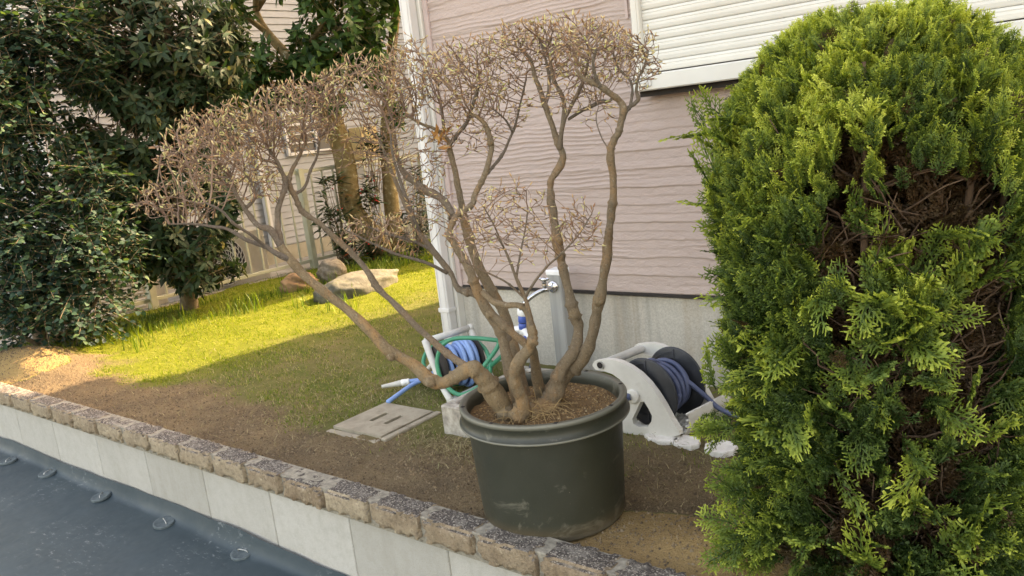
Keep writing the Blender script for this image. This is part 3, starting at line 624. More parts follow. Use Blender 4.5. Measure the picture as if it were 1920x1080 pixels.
stem([(1020, 775, 2.6, 30), (1040, 730, 2.58, 26), (1062, 700, 2.56, 24), (1085, 680, 2.54, 20), (1102, 655, 2.52, 18), (1112, 625, 2.5, 17), (1118, 590, 2.49, 16), (1124, 563, 2.48, 18), (1130, 530, 2.47, 14), (1135, 500, 2.46, 13), (1140, 460, 2.46, 14), (1143, 430, 2.45, 12), (1146, 400, 2.45, 12), (1151, 365, 2.44, 11), (1148, 320, 2.44, 11), (1144, 288, 2.43, 12), (1150, 265, 2.43, 11), (1160, 247, 2.42, 10), (1166, 222, 2.42, 9), (1168, 200, 2.42, 11), (1160, 188, 2.42, 9), (1142, 174, 2.41, 9), (1122, 160, 2.4, 9), (1106, 152, 2.4, 8), (1092, 145, 2.4, 5), (1080, 130, 2.4, 4)], .3)
stem([(1163, 240, 2.42, 7), (1174, 208, 2.43, 6), (1190, 194, 2.44, 6), (1197, 185, 2.44, 6), (1193, 168, 2.44, 5), (1198, 145, 2.44, 4), (1208, 125, 2.44, 3.5), (1215, 95, 2.44, 2.5)], .7)
stem([(1182, 200, 2.43, 4), (1186, 170, 2.46, 4), (1180, 150, 2.48, 3.5), (1160, 128, 2.5, 3), (1150, 100, 2.5, 2.5)], .8)
stem([(1125, 162, 2.4, 6), (1115, 140, 2.38, 5), (1112, 115, 2.36, 4), (1120, 85, 2.35, 3)], .8)
stem([(1142, 280, 2.43, 2), (1128, 258, 2.42, 1.8), (1118, 225, 2.42, 1.5), (1122, 200, 2.42, 1.2)], .9)

tree = thing('potted_shrub', PC + np.array([0, 0, .36]), 'bare pruned shrub with many budding twigs growing in the green pot', 'shrub')
tb = MB(); nodes = []; nrad = []; npar = []; STEP = .0115
for pts, tone in S:
    P = np.array([at(a, b_, d) for a, b_, d, r in pts]); R = np.array([r * d * .65 / FPX for a, b_, d, r in pts])
    Q = spline(np.column_stack([P, R]), 7); Pp, Rr = Q[:, :3], np.maximum(Q[:, 3], .001)
    amp = np.minimum(.0025, Rr * .22)
    s_ = np.arange(len(Pp)); jit = np.stack([fbm(s_ * .33 + rng.uniform(0, 99), s_ * 0 + 3.3, 2, 90 + i) - .5 for i in range(3)], -1)
    Pp = Pp + jit * amp[:, None] * 2
    Rk = Rr * (1 + .34 * (fbm(s_ * .3 + rng.uniform(0, 99), s_ * 0, 2, 95) - .45)) * (1 + .3 * (rng.random(len(Rr)) < .05))
    tb.tube(Pp, Rk, 12 if Rr.max() > .008 else 7, tone=np.full(len(Pp), tone))
    seg = np.concatenate([[0], np.cumsum(np.linalg.norm(np.diff(Pp, axis=0), axis=1))])
    m_ = max(2, int(seg[-1] / STEP)); u = np.linspace(0, seg[-1], m_)
    NP = np.stack([np.interp(u, seg, Pp[:, i]) for i in range(3)], -1); NR = np.interp(u, seg, Rr)
    keep = NR < .0155
    nodes.append(NP[keep]); nrad.append(NR[keep])
# root flare knobs and cut stubs
for (px, py, d, r) in ((918, 591, 2.375, 13), (806, 714, 2.46, 20), (1122, 563, 2.47, 19), (1045, 452, 2.575, 16), (1078, 588, 2.54, 18), (950, 775, 2.5, 24), (1000, 777, 2.5, 27), (1030, 770, 2.52, 28), (975, 777, 2.46, 24), (733, 668, 2.49, 15), (920, 268, 2.67, 10), (998, 640, 2.37, 18)):
    c = at(px, py, d); r = r * d / FPX * (.9 if py > 750 else .62); u, v = np.meshgrid(np.linspace(0, np.pi, 15), np.linspace(0, 2 * np.pi, 21))
    rad = r * (.62 + .75 * fbm(np.cos(v) * np.sin(u) * 1.6 + px, np.sin(v) * np.sin(u) * 1.6 + np.cos(u) * 2.1 + py, 3, 5)); tb.grid(c + np.stack([rad * np.sin(u) * np.cos(v), rad * np.sin(u) * np.sin(v), rad * np.cos(u)], -1), True, .1)
tb.build('trunk', mt_bark, tree, attr=True)
b = MB()
for _ in range(90):
    c = at(rng.uniform(930, 1060), 772, rng.uniform(2.42, 2.6)); c[2] = .385 + rng.random() * .02; d = nrm(rng.normal(0, 1, 3) * (1, 1, .35)); L = rng.uniform(.02, .07)
    b.tube(spline([c - d * L, c + (0, 0, .006), c + d * L + rng.normal(0, .006, 3)], 4), .0009, 4, caps=False)
o = b.build('straw', simple('straw', [(.3, lin(150, 118, 78)), (.7, lin(196, 166, 118))], 30, .9), tree); o['kind'] = 'stuff'

# attractors
CR_ = [(405, 300, 95, 90, 2.58, .30, 460), (330, 385, 65, 48, 2.5, .2, 170), (455, 255, 75, 62, 2.62, .24, 280), (545, 232, 85, 68, 2.7, .26, 430), (585, 185, 50, 40, 2.74, .18, 130), (480, 345, 60, 60, 2.64, .2, 90),
       (690, 185, 95, 80, 2.78, .26, 430), (765, 150, 55, 85, 2.83, .18, 170), (780, 300, 60, 90, 2.78, .18, 110), (715, 440, 80, 36, 2.62, .16, 110), (690, 290, 60, 60, 2.78, .16, 80), (800, 400, 55, 70, 2.68, .14, 60),
       (865, 160, 85, 78, 2.73, .26, 430), (945, 210, 45, 75, 2.78, .14, 80), (875, 250, 50, 60, 2.7, .14, 60), (960, 430, 85, 105, 2.36, .2, 120), (1090, 435, 40, 62, 2.29, .1, 60), (880, 440, 50, 60, 2.33, .12, 50),
       (1000, 98, 95, 52, 2.65, .25, 380), (930, 96, 50, 28, 2.68, .12, 60), (1115, 106, 85, 58, 2.5, .26, 430), (1190, 122, 48, 56, 2.46, .18, 190), (1060, 190, 75, 45, 2.56, .16, 70), (1125, 225, 30, 40, 2.45, .08, 14), (1060, 76, 80, 34, 2.58, .2, 160)]
AT = []
for (px, py, rx, ry, D, rd, nn) in CR_:
    nn = int(nn * 2.2)
    rr_ = np.sqrt(rng.random(nn)); aa_ = rng.uniform(0, 6.283, nn); tt_ = rng.random(nn) ** .55
    top_ = .92 * (1 - rr_ ** 5) - .25 * rr_ ** 2; bot_ = -.95 * np.sqrt(1 - rr_ ** 2 * .98)
    v = np.stack([rr_ * np.cos(aa_), rr_ * np.sin(aa_), bot_ + (top_ - bot_) * tt_], -1)
    c = at(px, py, D); sx_ = rx * D / FPX; szz = ry * D / FPX
    AT.append(c + v[:, :1] * sx_ * CR + v[:, 1:2] * rd * FW * .8 + v[:, 2:] * szz * CU)
AT = np.concatenate(AT)
fixed = np.concatenate(nodes); NP = [fixed]; PAR = [np.full(len(fixed), -1)]
allp = fixed.copy(); par = np.full(len(fixed), -1); nfix = len(fixed)
best = np.full(len(AT), 1e9); bi = np.zeros(len(AT), int); alive = np.ones(len(AT), bool); dirs = np.zeros((len(fixed), 3)); new = np.arange(len(fixed))
nchild = np.zeros(len(fixed), int)
for it in range(200):
    if not alive.any(): break
    ia = np.where(alive)[0]
    for c0 in range(0, len(new), 2500):
        ch = new[c0:c0 + 2500]
        d = np.linalg.norm(AT[ia][:, None] - allp[ch][None], axis=2) if len(ch) * len(ia) < 9e6 else None
        if d is None:
            d = np.sqrt(np.maximum(0, (AT[ia] ** 2).sum(1)[:, None] + (allp[ch] ** 2).sum(1)[None] - 2 * AT[ia] @ allp[ch].T))
        j = d.argmin(1); dm = d[np.arange(len(ia)), j]; up_ = dm < best[ia]
        best[ia[up_]] = dm[up_]; bi[ia[up_]] = ch[j[up_]]
    alive &= best > .0135
    ia = np.where(alive)[0]
    if not len(ia): break
    acc = np.zeros_like(allp); v = AT[ia] - allp[bi[ia]]; v /= np.linalg.norm(v, axis=1, keepdims=True); np.add.at(acc, bi[ia], v)
    k = np.unique(bi[ia]); k = k[nchild[k] < 3]
    if not len(k): break
    dv = acc[k]; dv /= np.linalg.norm(dv, axis=1, keepdims=True) + 1e-9
    dv = dv + np.array([0, 0, .24]) + rng.normal(0, .13, dv.shape) + 1.05 * dirs[k]; dv /= np.linalg.norm(dv, axis=1, keepdims=True)
    nchild[k] += 1
    newp = allp[k] + dv * STEP * rng.uniform(.8, 1.2, (len(k), 1)); new = np.arange(len(allp), len(allp) + len(k))
    allp = np.vstack([allp, newp]); par = np.concatenate([par, k]); dirs = np.vstack([dirs, dv]); nchild = np.concatenate([nchild, np.zeros(len(k), int)])
nn = len(allp); childs = [[] for _ in range(nn)]
for i in range(nfix, nn): childs[par[i]].append(i)
size = np.zeros(nn); rad = np.zeros(nn); TIP = .00088
for i in range(nn - 1, nfix - 1, -1):
    if not childs[i]: size[i] = 1; rad[i] = TIP
    else: size[i] = 1 + sum(size[c] for c in childs[i]); rad[i] = sum(rad[c] ** 2.8 for c in childs[i]) ** (1 / 2.8) * 1.003
rad = np.minimum(rad, .0046)
tw = MB(); tips = []
starts = [(i, c) for i in range(nfix) for c in childs[i]]
while starts:
    a0, c = starts.pop(); ch = [a0, c]
    while childs[c]:
        cs = sorted(childs[c], key=lambda q: -size[q])
        for q in cs[1:]: starts.append((c, q))
        c = cs[0]; ch.append(c)
    P = allp[ch].copy()
    if len(P) > 3: P[1:-1] = .5 * P[1:-1] + .25 * (P[:-2] + P[2:])
    r = rad[ch].copy(); r[0] = min(r[1] * 1.15, .0055)
    tw.tube(P, r, 5 if r.max() > .002 else 4, caps=False); tips.append((P[-1], nrm(P[-1] - P[-2]), P[len(P) // 2], nrm(P[len(P) // 2] - P[max(0, len(P) // 2 - 1)]), len(P)))
bd = MB()
def bud(p, d, L, r):
    s_ = np.array([0, .25, .55, 1.]); bd.tube(p + d * L * s_[:, None], np.array([.35, 1, .8, .12]) * r, 5, caps=False)
for (p, d, pm, dm, ln) in tips:
    for k in range(rng.integers(1, 3)):
        dd = nrm(d + np.array([0, 0, .5]) + rng.normal(0, .55 if k else .15, 3)); L = rng.uniform(.011, .021) * (1 if k == 0 else .85)
        q = p
        if k:
            q = p + nrm(dd) * rng.uniform(.008, .024); tw.tube([p - d * .01, (p + q) / 2 + rng.normal(0, .001, 3), q], [.0013, .0012, .0011], 4, caps=False)
        bud(q, dd, L, rng.uniform(.0017, .0029))
tw.build('twigs', mt_twig, tree); bd.build('buds', mt_bud, tree)
# a few dry leaves caught in the fork
b = MB()
for _ in range(16):
    c = at(835 + rng.normal(0, 12), 250 + rng.normal(0, 10), 2.75); d = nrm(rng.normal(0, 1, 3)); e_ = nrm(np.cross(d, rng.normal(0, 1, 3))); L = rng.uniform(.015, .03)
    b.add([c - d * L, c + e_ * L * .35, c + d * L, c - e_ * L * .35], [0, 1, 2, 3])
b.build('dry_leaves', simple('dry_leaf', [(.3, lin(150, 96, 52)), (.7, lin(196, 146, 84))], 30, .8), tree)

# ------------------------------------------------------------------ clipped conifer on the right
BC = np.array([-.575, 2.19, 0.]); BR = .415; BH = 1.49
mt_spray = leafmat('conifer_spray', [(0, lin(92, 60, 40)), (.12, lin(80, 64, 44)), (.16, lin(40, 62, 24)), (.38, lin(72, 94, 46)), (.60, lin(108, 128, 54)), (.85, lin(170, 180, 76)), (1, lin(210, 214, 106))], .55, .3, island=False, tint=(1, 1.1, .4), spec=.3)
mt_ctwig = simple('conifer_twig', [(.3, lin(66, 48, 36)), (.7, lin(112, 88, 68))], 25, .9, .002, 120)
def spray_template(seed):
    r = np.random.default_rng(seed); quads = []; tones = []
    def rib(p, d, L, wdt, t0, t1, lvl):
        n_ = nrm(np.array([-d[1], d[0], 0])); z = np.array([0, 0, 1.])
        k = 2; pts = [p]
        for i in range(k): p = p + nrm(d + np.array([0, .12, 0]) * i) * L / k + z * r.normal(0, .012); pts.append(p)
        for i in range(k):
            w0 = wdt * (1 - .15 * i); w1 = wdt * (.95 - .3 * i)
            tw_ = z * r.normal(0, .012)
            quads.append([pts[i] - n_ * w0 - tw_, pts[i] + n_ * w0 + tw_, pts[i + 1] + n_ * w1 + tw_, pts[i + 1] - n_ * w1 - tw_])
            ta = t0 + (t1 - t0) * i / k; tb_ = t0 + (t1 - t0) * (i + 1) / k; tones.append([ta, ta, tb_, tb_])
        return pts
    nside = 8; p = np.zeros(3); d = np.array([r.normal(0, .05), 1., 0])
    for i in range(nside):
        L = 1 / nside; q = p + nrm(d) * L; rib(p, nrm(d), L * 1.05, .016, .3 * i / nside, .3 * (i + 1) / nside, 0)
        for sgn in (-1, 1):
            if r.random() < .12: continue
            ang = math.radians(r.uniform(36, 54)); sl_ = (.5 - .34 * i / nside) * r.uniform(.75, 1.2) * (1 if i > 0 else .7)
            sd_ = np.array([sgn * math.sin(ang), math.cos(ang), 0]); tt = .2 + .3 * i / nside
            ps = rib(q, sd_, sl_, .0145, tt, tt + .4, 1)
            ns = max(2, int(sl_ / .09))
            for j in range(ns):
                f = (j + .6) / ns; b0 = q + sd_ * sl_ * f; 
                for sg2 in (-1, 1):
                    a2 = sgn * ang + sg2 * math.radians(r.uniform(34, 50)); d2 = np.array([math.sin(a2), math.cos(a2), 0]); l2 = (.17 - .07 * f) * r.uniform(.7, 1.25)
                    rib(b0, d2, l2, .0135, tt + .3 * f, tt + .3 * f + .3, 2)
        p = q; d = d + np.array([r.normal(0, .1), 0, r.normal(0, .1)])
    return np.array(quads), np.array(tones)
TPL = [spray_template(200 + i) for i in range(6)]
def place_sprays(bm, P, D, L, tint, spin=None, curl=.25):
    n = len(P)
    for ti in range(len(TPL)):
        ii = np.arange(ti, n, len(TPL)); Q, TN = TPL[ti]; 
        if not len(ii): continue
        d = D[ii] / np.linalg.norm(D[ii], axis=1, keepdims=True)
        rv = rng.normal(0, 1, (len(ii), 3)); x = np.cross(d, rv); x /= np.linalg.norm(x, axis=1, keepdims=True); z = np.cross(x, d)
        l = L[ii][:, None, None, None]
        yy = Q[None, ..., 1]; zz_ = Q[None, ..., 2] + rng.normal(0, curl, len(ii))[:, None, None] * yy ** 2 + rng.normal(0, .25, len(ii))[:, None, None] * Q[None, ..., 0] ** 2
        V = P[ii][:, None, None] + l * (Q[None, ..., :1] * x[:, None, None] + yy[..., None] * d[:, None, None] + zz_[..., None] * z[:, None, None])
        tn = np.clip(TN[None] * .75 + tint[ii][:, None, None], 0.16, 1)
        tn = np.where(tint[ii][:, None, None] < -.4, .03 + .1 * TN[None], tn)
        m_ = len(ii) * len(Q)
        bm.add(V.reshape(-1, 3), np.arange(m_ * 4).reshape(-1, 4), False, tn.ravel())
def bush_R(z, ph):
    t = np.clip((z - .86) / (BH - .86), 0, 1)
    r = BR * np.power(np.maximum(0, 1 - t ** 2.8), 1 / 2.1)
    r = r * np.interp(z, [0, .3, .9, 1.2], [.80, .87, .95, 1.02])
    return r * (1 + .09 * (fbm(ph * 2.2 + 10, z * 4.5, 3, 77) - .5))
def gap_prob(P):
    px, py = projv(P); q = P - BC; facing = (q[:, 0] * .29 + q[:, 1] * -.96) > -.05
    g = np.zeros(len(P))
    for (x, y, rx, ry, a) in ((1600, 540, 42, 210, .8), (1825, 620, 55, 250, .8), (1715, 830, 40, 150, .75), (1740, 420, 120, 120, .8), (1590, 340, 36, 110, .9), (1850, 490, 75, 200, .85), (1590, 600, 60, 60, .6), (1640, 690, 60, 70, .7), (1590, 960, 70, 90, .75), (1760, 950, 60, 120, .7), (1860, 750, 70, 160, .6), (1670, 260, 20, 70, .6), (1780, 640, 40, 120, .6), (1480, 180, 26, 22, .5), (1810, 215, 22, 40, .7), (1530, 1040, 140, 40, .7), (1580, 420, 50, 90, .7)):
        e = ((px - x) / rx) ** 2 + ((py - y) / ry) ** 2; g = np.maximum(g, a * np.clip(1.6 - e, 0, 1))
    return g * facing
bush = thing('clipped_conifer', BC, 'round topped bright green conifer with brown bare patches beside the wall', 'shrub')
sp = MB()
n = 11500; z = .03 + (BH - .05) * rng.random(n) ** .85; ph = rng.uniform(0, 6.283, n)
topn = 2200; R_ = bush_R(z, ph); depth = 1 - .42 * rng.random(n) ** 1.7
P = BC + np.stack([R_ * depth * np.cos(ph), R_ * depth * np.sin(ph), z], -1)
# dome cap: sample disc
rr = BR * np.sqrt(rng.random(topn)) ; pp = rng.uniform(0, 6.283, topn); zt = np.interp(rr / BR, [0, .3, .55, .75, .9, 1.], [1.46, 1.445, 1.40, 1.32, 1.20, 1.03]) - .07 * rng.random(topn)
P = np.vstack([P, BC + np.stack([rr * np.cos(pp), rr * np.sin(pp), zt], -1)]); ph = np.concatenate([ph, pp])
out = P - BC; zrel = P[:, 2]; out[:, 2] = 0; rnorm = np.linalg.norm(out, axis=1) / BR; out /= np.linalg.norm(out, axis=1, keepdims=True) + 1e-9
cl = .5 * fbm(ph * 3.5 + 3, zrel * 9, 3, 79) + .5 * fbm(ph * 7 + 3, zrel * 2.4, 2, 80)
keep = rng.random(len(P)) > gap_prob(P) * 1.35; keep &= cl > np.where(zrel > 1.1, .26, .36)
P, out, zrel, rnorm, cl = P[keep], out[keep], zrel[keep], rnorm[keep], cl[keep]
upw = np.interp(zrel, [0, .5, 1., 1.5], [.45, 1.0, 1.5, 1.9])[:, None]
D = out * .9 + np.array([0, 0, 1.]) * upw + rng.normal(0, .27, P.shape)
D[zrel < .25] -= np.array([0, 0, .35])
L = rng.uniform(.045, .095, len(P)) * np.interp(zrel, [0, .9, 1.3, 1.5], [1.15, 1.0, .72, .6])
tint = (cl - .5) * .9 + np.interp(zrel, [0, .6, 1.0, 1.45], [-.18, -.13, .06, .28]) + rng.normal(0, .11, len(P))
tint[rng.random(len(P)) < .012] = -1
P = P - D / np.linalg.norm(D, axis=1, keepdims=True) * (L * .75)[:, None]
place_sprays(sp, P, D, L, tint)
n = 2300; zz_ = .06 + 1.05 * rng.random(n); ph_ = rng.uniform(0, 6.283, n); q_ = bush_R(zz_, ph_) * np.sqrt(rng.uniform(.04, .42, n))
Pd = BC + np.stack([q_ * np.cos(ph_), q_ * np.sin(ph_), zz_], -1); Dd_ = np.stack([np.cos(ph_), np.sin(ph_), np.full(n, 1.4)], -1) + rng.normal(0, .4, (n, 3))
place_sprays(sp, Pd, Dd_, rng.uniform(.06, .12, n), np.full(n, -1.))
# protruding tufts seen on the outline
tf = [(1352, 250, 4), (1338, 280, 5), (1348, 400, 6), (1368, 800, 5), (1365, 700, 4), (1385, 930, 5), (1440, 1040, 8), (1400, 1010, 6), (1420, 1000, 7), (1800, 520, 7), (1690, 560, 10), (1800, 560, 8), (1690, 520, 8)]
for (px, py, nn) in tf:
    c = gD(px, py, 2.0 if px < 1450 else 1.78); q = c - BC; o_ = nrm(np.array([q[0], q[1], 0]))
    Pp = c + rng.normal(0, .022, (nn, 3)); Dd = o_ * .9 + np.array([0, 0, .8 if py < 800 else .1]) + rng.normal(0, .3, (nn, 3))
    place_sprays(sp, Pp - o_ * .04, Dd, rng.uniform(.08, .13, nn), rng.uniform(.0, .25, nn))
n = 260; zz_ = rng.uniform(.08, 1.0, n); ph_ = rng.uniform(math.pi * .95, math.pi * 2.05, n); q_ = bush_R(zz_, ph_) * rng.uniform(.86, .98, n)
Pd = BC + np.stack([q_ * np.cos(ph_), q_ * np.sin(ph_), zz_], -1); Dd_ = np.stack([np.cos(ph_) * .7, np.sin(ph_) * .7, rng.uniform(-.5, 1.3, n)], -1) + rng.normal(0, .4, (n, 3))
kp = rng.random(n) > gap_prob(Pd) * .9; Pd, Dd_, ph_, n = Pd[kp], Dd_[kp], ph_[kp], int(kp.sum())
place_sprays(sp, Pd - .05 * np.stack([np.cos(ph_), np.sin(ph_), 0 * ph_], -1), Dd_, rng.uniform(.10, .15, n), rng.uniform(-.05, .25, n))
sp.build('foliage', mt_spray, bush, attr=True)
tk = MB(); brs = []
for i in range(9):
    a = i * .698 + rng.normal(0, .2); f = rng.uniform(.35, .8)
    top = BC + np.array([BR * f * math.cos(a), BR * f * math.sin(a), rng.uniform(1.05, 1.35)]); base = BC + np.array([.05 * math.cos(a), .05 * math.sin(a), -.03])
    mid = base + (top - base) * .4 + np.array([.06 * math.cos(a), .06 * math.sin(a), 0])
    Q = spline([base, mid, top + rng.normal(0, .02, 3)], 9); tk.tube(Q, np.linspace(.022, .005, len(Q)), 8); brs.append(Q)
tk.build('trunk', mt_ctwig, bush)
bw = MB()
for i in range(1100):
    Q = brs[rng.integers(0, 9)]; k = rng.integers(2, len(Q) - 3); p = Q[k]; a = rng.uniform(0, 6.283); zt = p[2] + rng.uniform(.02, .3)
    rr_ = float(bush_R(np.array([min(zt, 1.4)]), np.array([a]))[0]) * rng.uniform(.75, .97); e = BC + np.array([rr_ * math.cos(a), rr_ * math.sin(a), min(zt, 1.42)])
    mid = p * .5 + e * .5 + np.array([0, 0, -.03]) + rng.normal(0, .03, 3)
    if np.linalg.norm(e - p) > .55: continue
    Qt = spline([p, mid, e], 5); bw.tube(Qt + rng.normal(0, .004, Qt.shape), np.linspace(.0042, .0014, len(Qt)), 4, caps=False)
bw.build('branches', mt_ctwig, bush)

# ------------------------------------------------------------------ broad-leaf trees behind the lawn
def leaves(bm, P, D, Nn, L, Wd, fold=.25, droop=.25):
    """P base, D direction, Nn approx normal; two-sided folded leaf of 8 verts"""
    D = D / np.linalg.norm(D, axis=1, keepdims=True); X_ = np.cross(D, Nn); X_ /= np.linalg.norm(X_, axis=1, keepdims=True) + 1e-9; Z_ = np.cross(X_, D)
    s_ = np.array([(0, 0, 0), (0, .33, .02), (0, .68, -.02), (0, 1, -.12), (1, .30, .0), (.85, .66, -.04), (-1, .30, 0), (-.85, .66, -.04)])
    u = s_[:, 0][None] * (Wd / 2)[:, None]; v = s_[:, 1][None] * L[:, None]; h = np.abs(s_[:, 0])[None] * fold * (Wd / 2)[:, None] + (s_[:, 2] * droop * 4)[None] * L[:, None]
    V = P[:, None] + u[..., None] * X_[:, None] + v[..., None] * D[:, None] + h[..., None] * Z_[:, None]
    o = 8 * np.arange(len(P))[:, None]
    q = [np.array([[1, 4, 5, 2], [6, 1, 2, 7]])[None] + o[..., None], np.array([[0, 4, 1], [0, 1, 6], [2, 5, 3], [2, 3, 7]])[None] + o[..., None]]
    bm.add(V.reshape(-1, 3), [q[0].reshape(-1, 4), q[1].reshape(-1, 3)], True)
def leaf_tree(root, trunk_pts, trunk_r, blobs, tips, per, L, Wd, lmat, bmat, style='whorl', seed=1, thr=.42, limbr=.02):
    t = MB(); T = spline(trunk_pts, 8); r = np.interp(np.linspace(0, 1, len(T)), np.linspace(0, 1, len(trunk_r)), trunk_r)
    t.tube(T, r * (1 + .12 * (fbm(np.arange(len(T)) * .6, np.arange(len(T)) * 0., 2, seed) - .5)), 14)
    t.build('trunk', bmat, root)
    lf = MB()
    vol = np.array([b_[2] * b_[3] for b_ in blobs], float); cnt = (tips * vol / vol.sum()).astype(int)
    for (px, py, rx, ry, D, rd), nb in zip(blobs, cnt):
        br = MB(); c = gD(px, py, D); j = np.argmin(np.linalg.norm(T - (c - np.array([0, 0, .3])), axis=1)); s0 = T[j]
        mid = (s0 + c) / 2 + rng.normal(0, .06, 3); LQ = spline([s0, mid, c], 6); br.tube(LQ, np.linspace(limbr, limbr * .35, len(LQ)), 7)
        v = rng.normal(0, 1, (nb * 3, 3)); v /= np.linalg.norm(v, axis=1, keepdims=True); v *= (rng.random(nb * 3) ** .38)[:, None]
        Pp = c + v[:, :1] * rx * D / FPX * CR + v[:, 1:2] * rd * FW + v[:, 2:] * ry * D / FPX * CU
        nz = fbm(Pp[:, 0] * 4.5 + Pp[:, 1] * 3.1, Pp[:, 2] * 4.5 + Pp[:, 1] * 1.7, 2, seed); Pp = Pp[nz > thr][:nb]
        for p in Pp:
            s_ = LQ[min(len(LQ) - 1, rng.integers(len(LQ) // 2, len(LQ)))]; ln = np.linalg.norm(p - s_); od = nrm(p - c + np.array([0, 0, .08]) + rng.normal(0, .08, 3))
            st = p - od * min(.28, ln)
            if style == 'whorl':
                br.tube([st, (st + p) / 2 + rng.normal(0, .015, 3), p], [.0045, .0035, .0025], 4, caps=False)
                a = rng.uniform(0, 6.28); n_ = per; ang = a + np.arange(n_) * 2.4
                x = nrm(np.cross(od, [.3, .2, 1])); y = np.cross(od, x)
                dd = (np.cos(ang)[:, None] * x + np.sin(ang)[:, None] * y) * 1.0 + od * rng.uniform(.1, .8, (n_, 1)) + np.array([0, 0, -.15])
                base = p - od * (np.arange(n_) * .012)[:, None]
                leaves(lf, base, dd, od + np.array([0, 0, .7]) + rng.normal(0, .3, (n_, 3)), rng.uniform(.75, 1.2, n_) * L, rng.uniform(.85, 1.15, n_) * Wd)
            else:
                tdir = nrm(od * .8 + np.array([0, 0, -.25]) + rng.normal(0, .45, 3)); ln2 = per * .026; s2 = p - tdir * ln2 * .4
                q = s2 + tdir * np.linspace(0, ln2, per)[:, None] + np.array([0, 0, -.25]) * (np.linspace(0, ln2, per) ** 2)[:, None]
                br.tube(q[::3] if per > 6 else q, .0025, 4, caps=False)
                side = nrm(np.cross(tdir, [0, 0, 1.])); sg = np.where(np.arange(per) % 2, 1, -1)[:, None]
                dd = side * sg * .9 + tdir * .6 + rng.normal(0, .25, (per, 3))
                leaves(lf, q, dd, np.array([0, 0, 1.]) + rng.normal(0, .4, (per, 3)), rng.uniform(.7, 1.2, per) * L, rng.uniform(.85, 1.15, per) * Wd)
        br.build('limb', bmat, root)
    lf.build('crown', lmat, root)
mt_tbark = simple('grey_bark', [(.3, lin(88, 74, 58)), (.55, lin(122, 104, 82)), (.75, lin(150, 138, 116))], 16, .9, .006, 50)
mt_cbark = simple('camphor_bark', [(.25, lin(98, 82, 54)), (.5, lin(126, 108, 72)), (.62, lin(142, 126, 92)), (.7, lin(184, 176, 150))], 17, .9, .006, 60)
mt_lA = leafmat('round_leaf', [(0, lin(34, 56, 50)), (.5, lin(48, 74, 60)), (.85, lin(62, 90, 68)), (1, lin(96, 116, 76))], .6, .28, spec=.25)
mt_lB = leafmat('long_leaf', [(0, lin(38, 58, 38)), (.5, lin(54, 76, 50)), (.8, lin(68, 86, 58)), (.95, lin(92, 92, 66)), (1, lin(140, 130, 64))], .55, .28, spec=.3)
mt_lC = leafmat('glossy_leaf', [(0, lin(40, 66, 34)), (.5, lin(60, 92, 46)), (.9, lin(80, 112, 56)), (1, lin(104, 132, 66))], .5, .3, spec=.3)
A0 = gz(85, 650)
tA = thing('round_leaf_tree', A0, 'dense dark tree with small round leaves at the left edge, covering the lawn corner', 'tree')
dA = 6.25
leaf_tree(tA, [A0 + (0, 0, -.02), gD(60, 590, dA + .2), gD(10, 450, dA + .35), gD(-30, 250, dA + .4), gD(-30, 0, dA + .4)], [.06, .05, .04, .035, .03],
          [(30, 70, 130, 110, 6.3, .5), (0, 250, 80, 130, 6.3, .5), (90, 440, 140, 105, 6.1, .55), (115, 560, 110, 85, 6.0, .5), (25, 400, 90, 100, 6.2, .5), (20, 560, 90, 90, 6.0, .5), (215, 470, 45, 70, 6.2, .3), (170, 340, 60, 60, 6.2, .3), (-60, 100, 90, 200, 6.4, .5), (130, 30, 60, 60, 6.4, .35), (100, 130, 90, 50, 6.35, .35), (30, 200, 70, 120, 6.0, .4)], 2300, 11, .049, .039, mt_lA, mt_tbark, 'spray', 3, .30)
B0 = gz(355, 578)
tB = thing('long_leaf_tree', B0, 'tall broadleaf tree with long pointed leaves standing against the white fence', 'tree')
dB = 7.15
leaf_tree(tB, [B0 + (0, 0, -.02), gD(352, 540, dB), gD(340, 430, dB), gD(320, 250, dB), gD(310, 40, dB), gD(305, -60, dB)], [.085, .07, .055, .045, .03, .02],
          [(300, 80, 165, 120, 7.1, .55), (250, 220, 120, 110, 7.0, .5), (360, 220, 90, 120, 7.2, .5), (290, 340, 120, 90, 7.0, .5), (330, 440, 110, 70, 7.0, .4), (370, 500, 85, 50, 7.0, .35), (180, 150, 60, 110, 7.2, .35), (165, 300, 55, 70, 7.2, .3), (180, 410, 60, 60, 7.2, .3), (400, 90, 70, 100, 7.3, .35), (230, -30, 120, 80, 7.1, .5), (260, 480, 70, 60, 7.0, .3), (395, 380, 60, 70, 7.1, .3)], 2000, 8, .098, .034, mt_lB, mt_tbark, 'whorl', 5, .36)
C0 = np.array([-7.0, 6.2, 0.])
tC = thing('camphor_tree', C0, 'tree with a thick curved tan trunk and glossy green crown behind the lawn rocks', 'tree')
dC = C0 @ F0
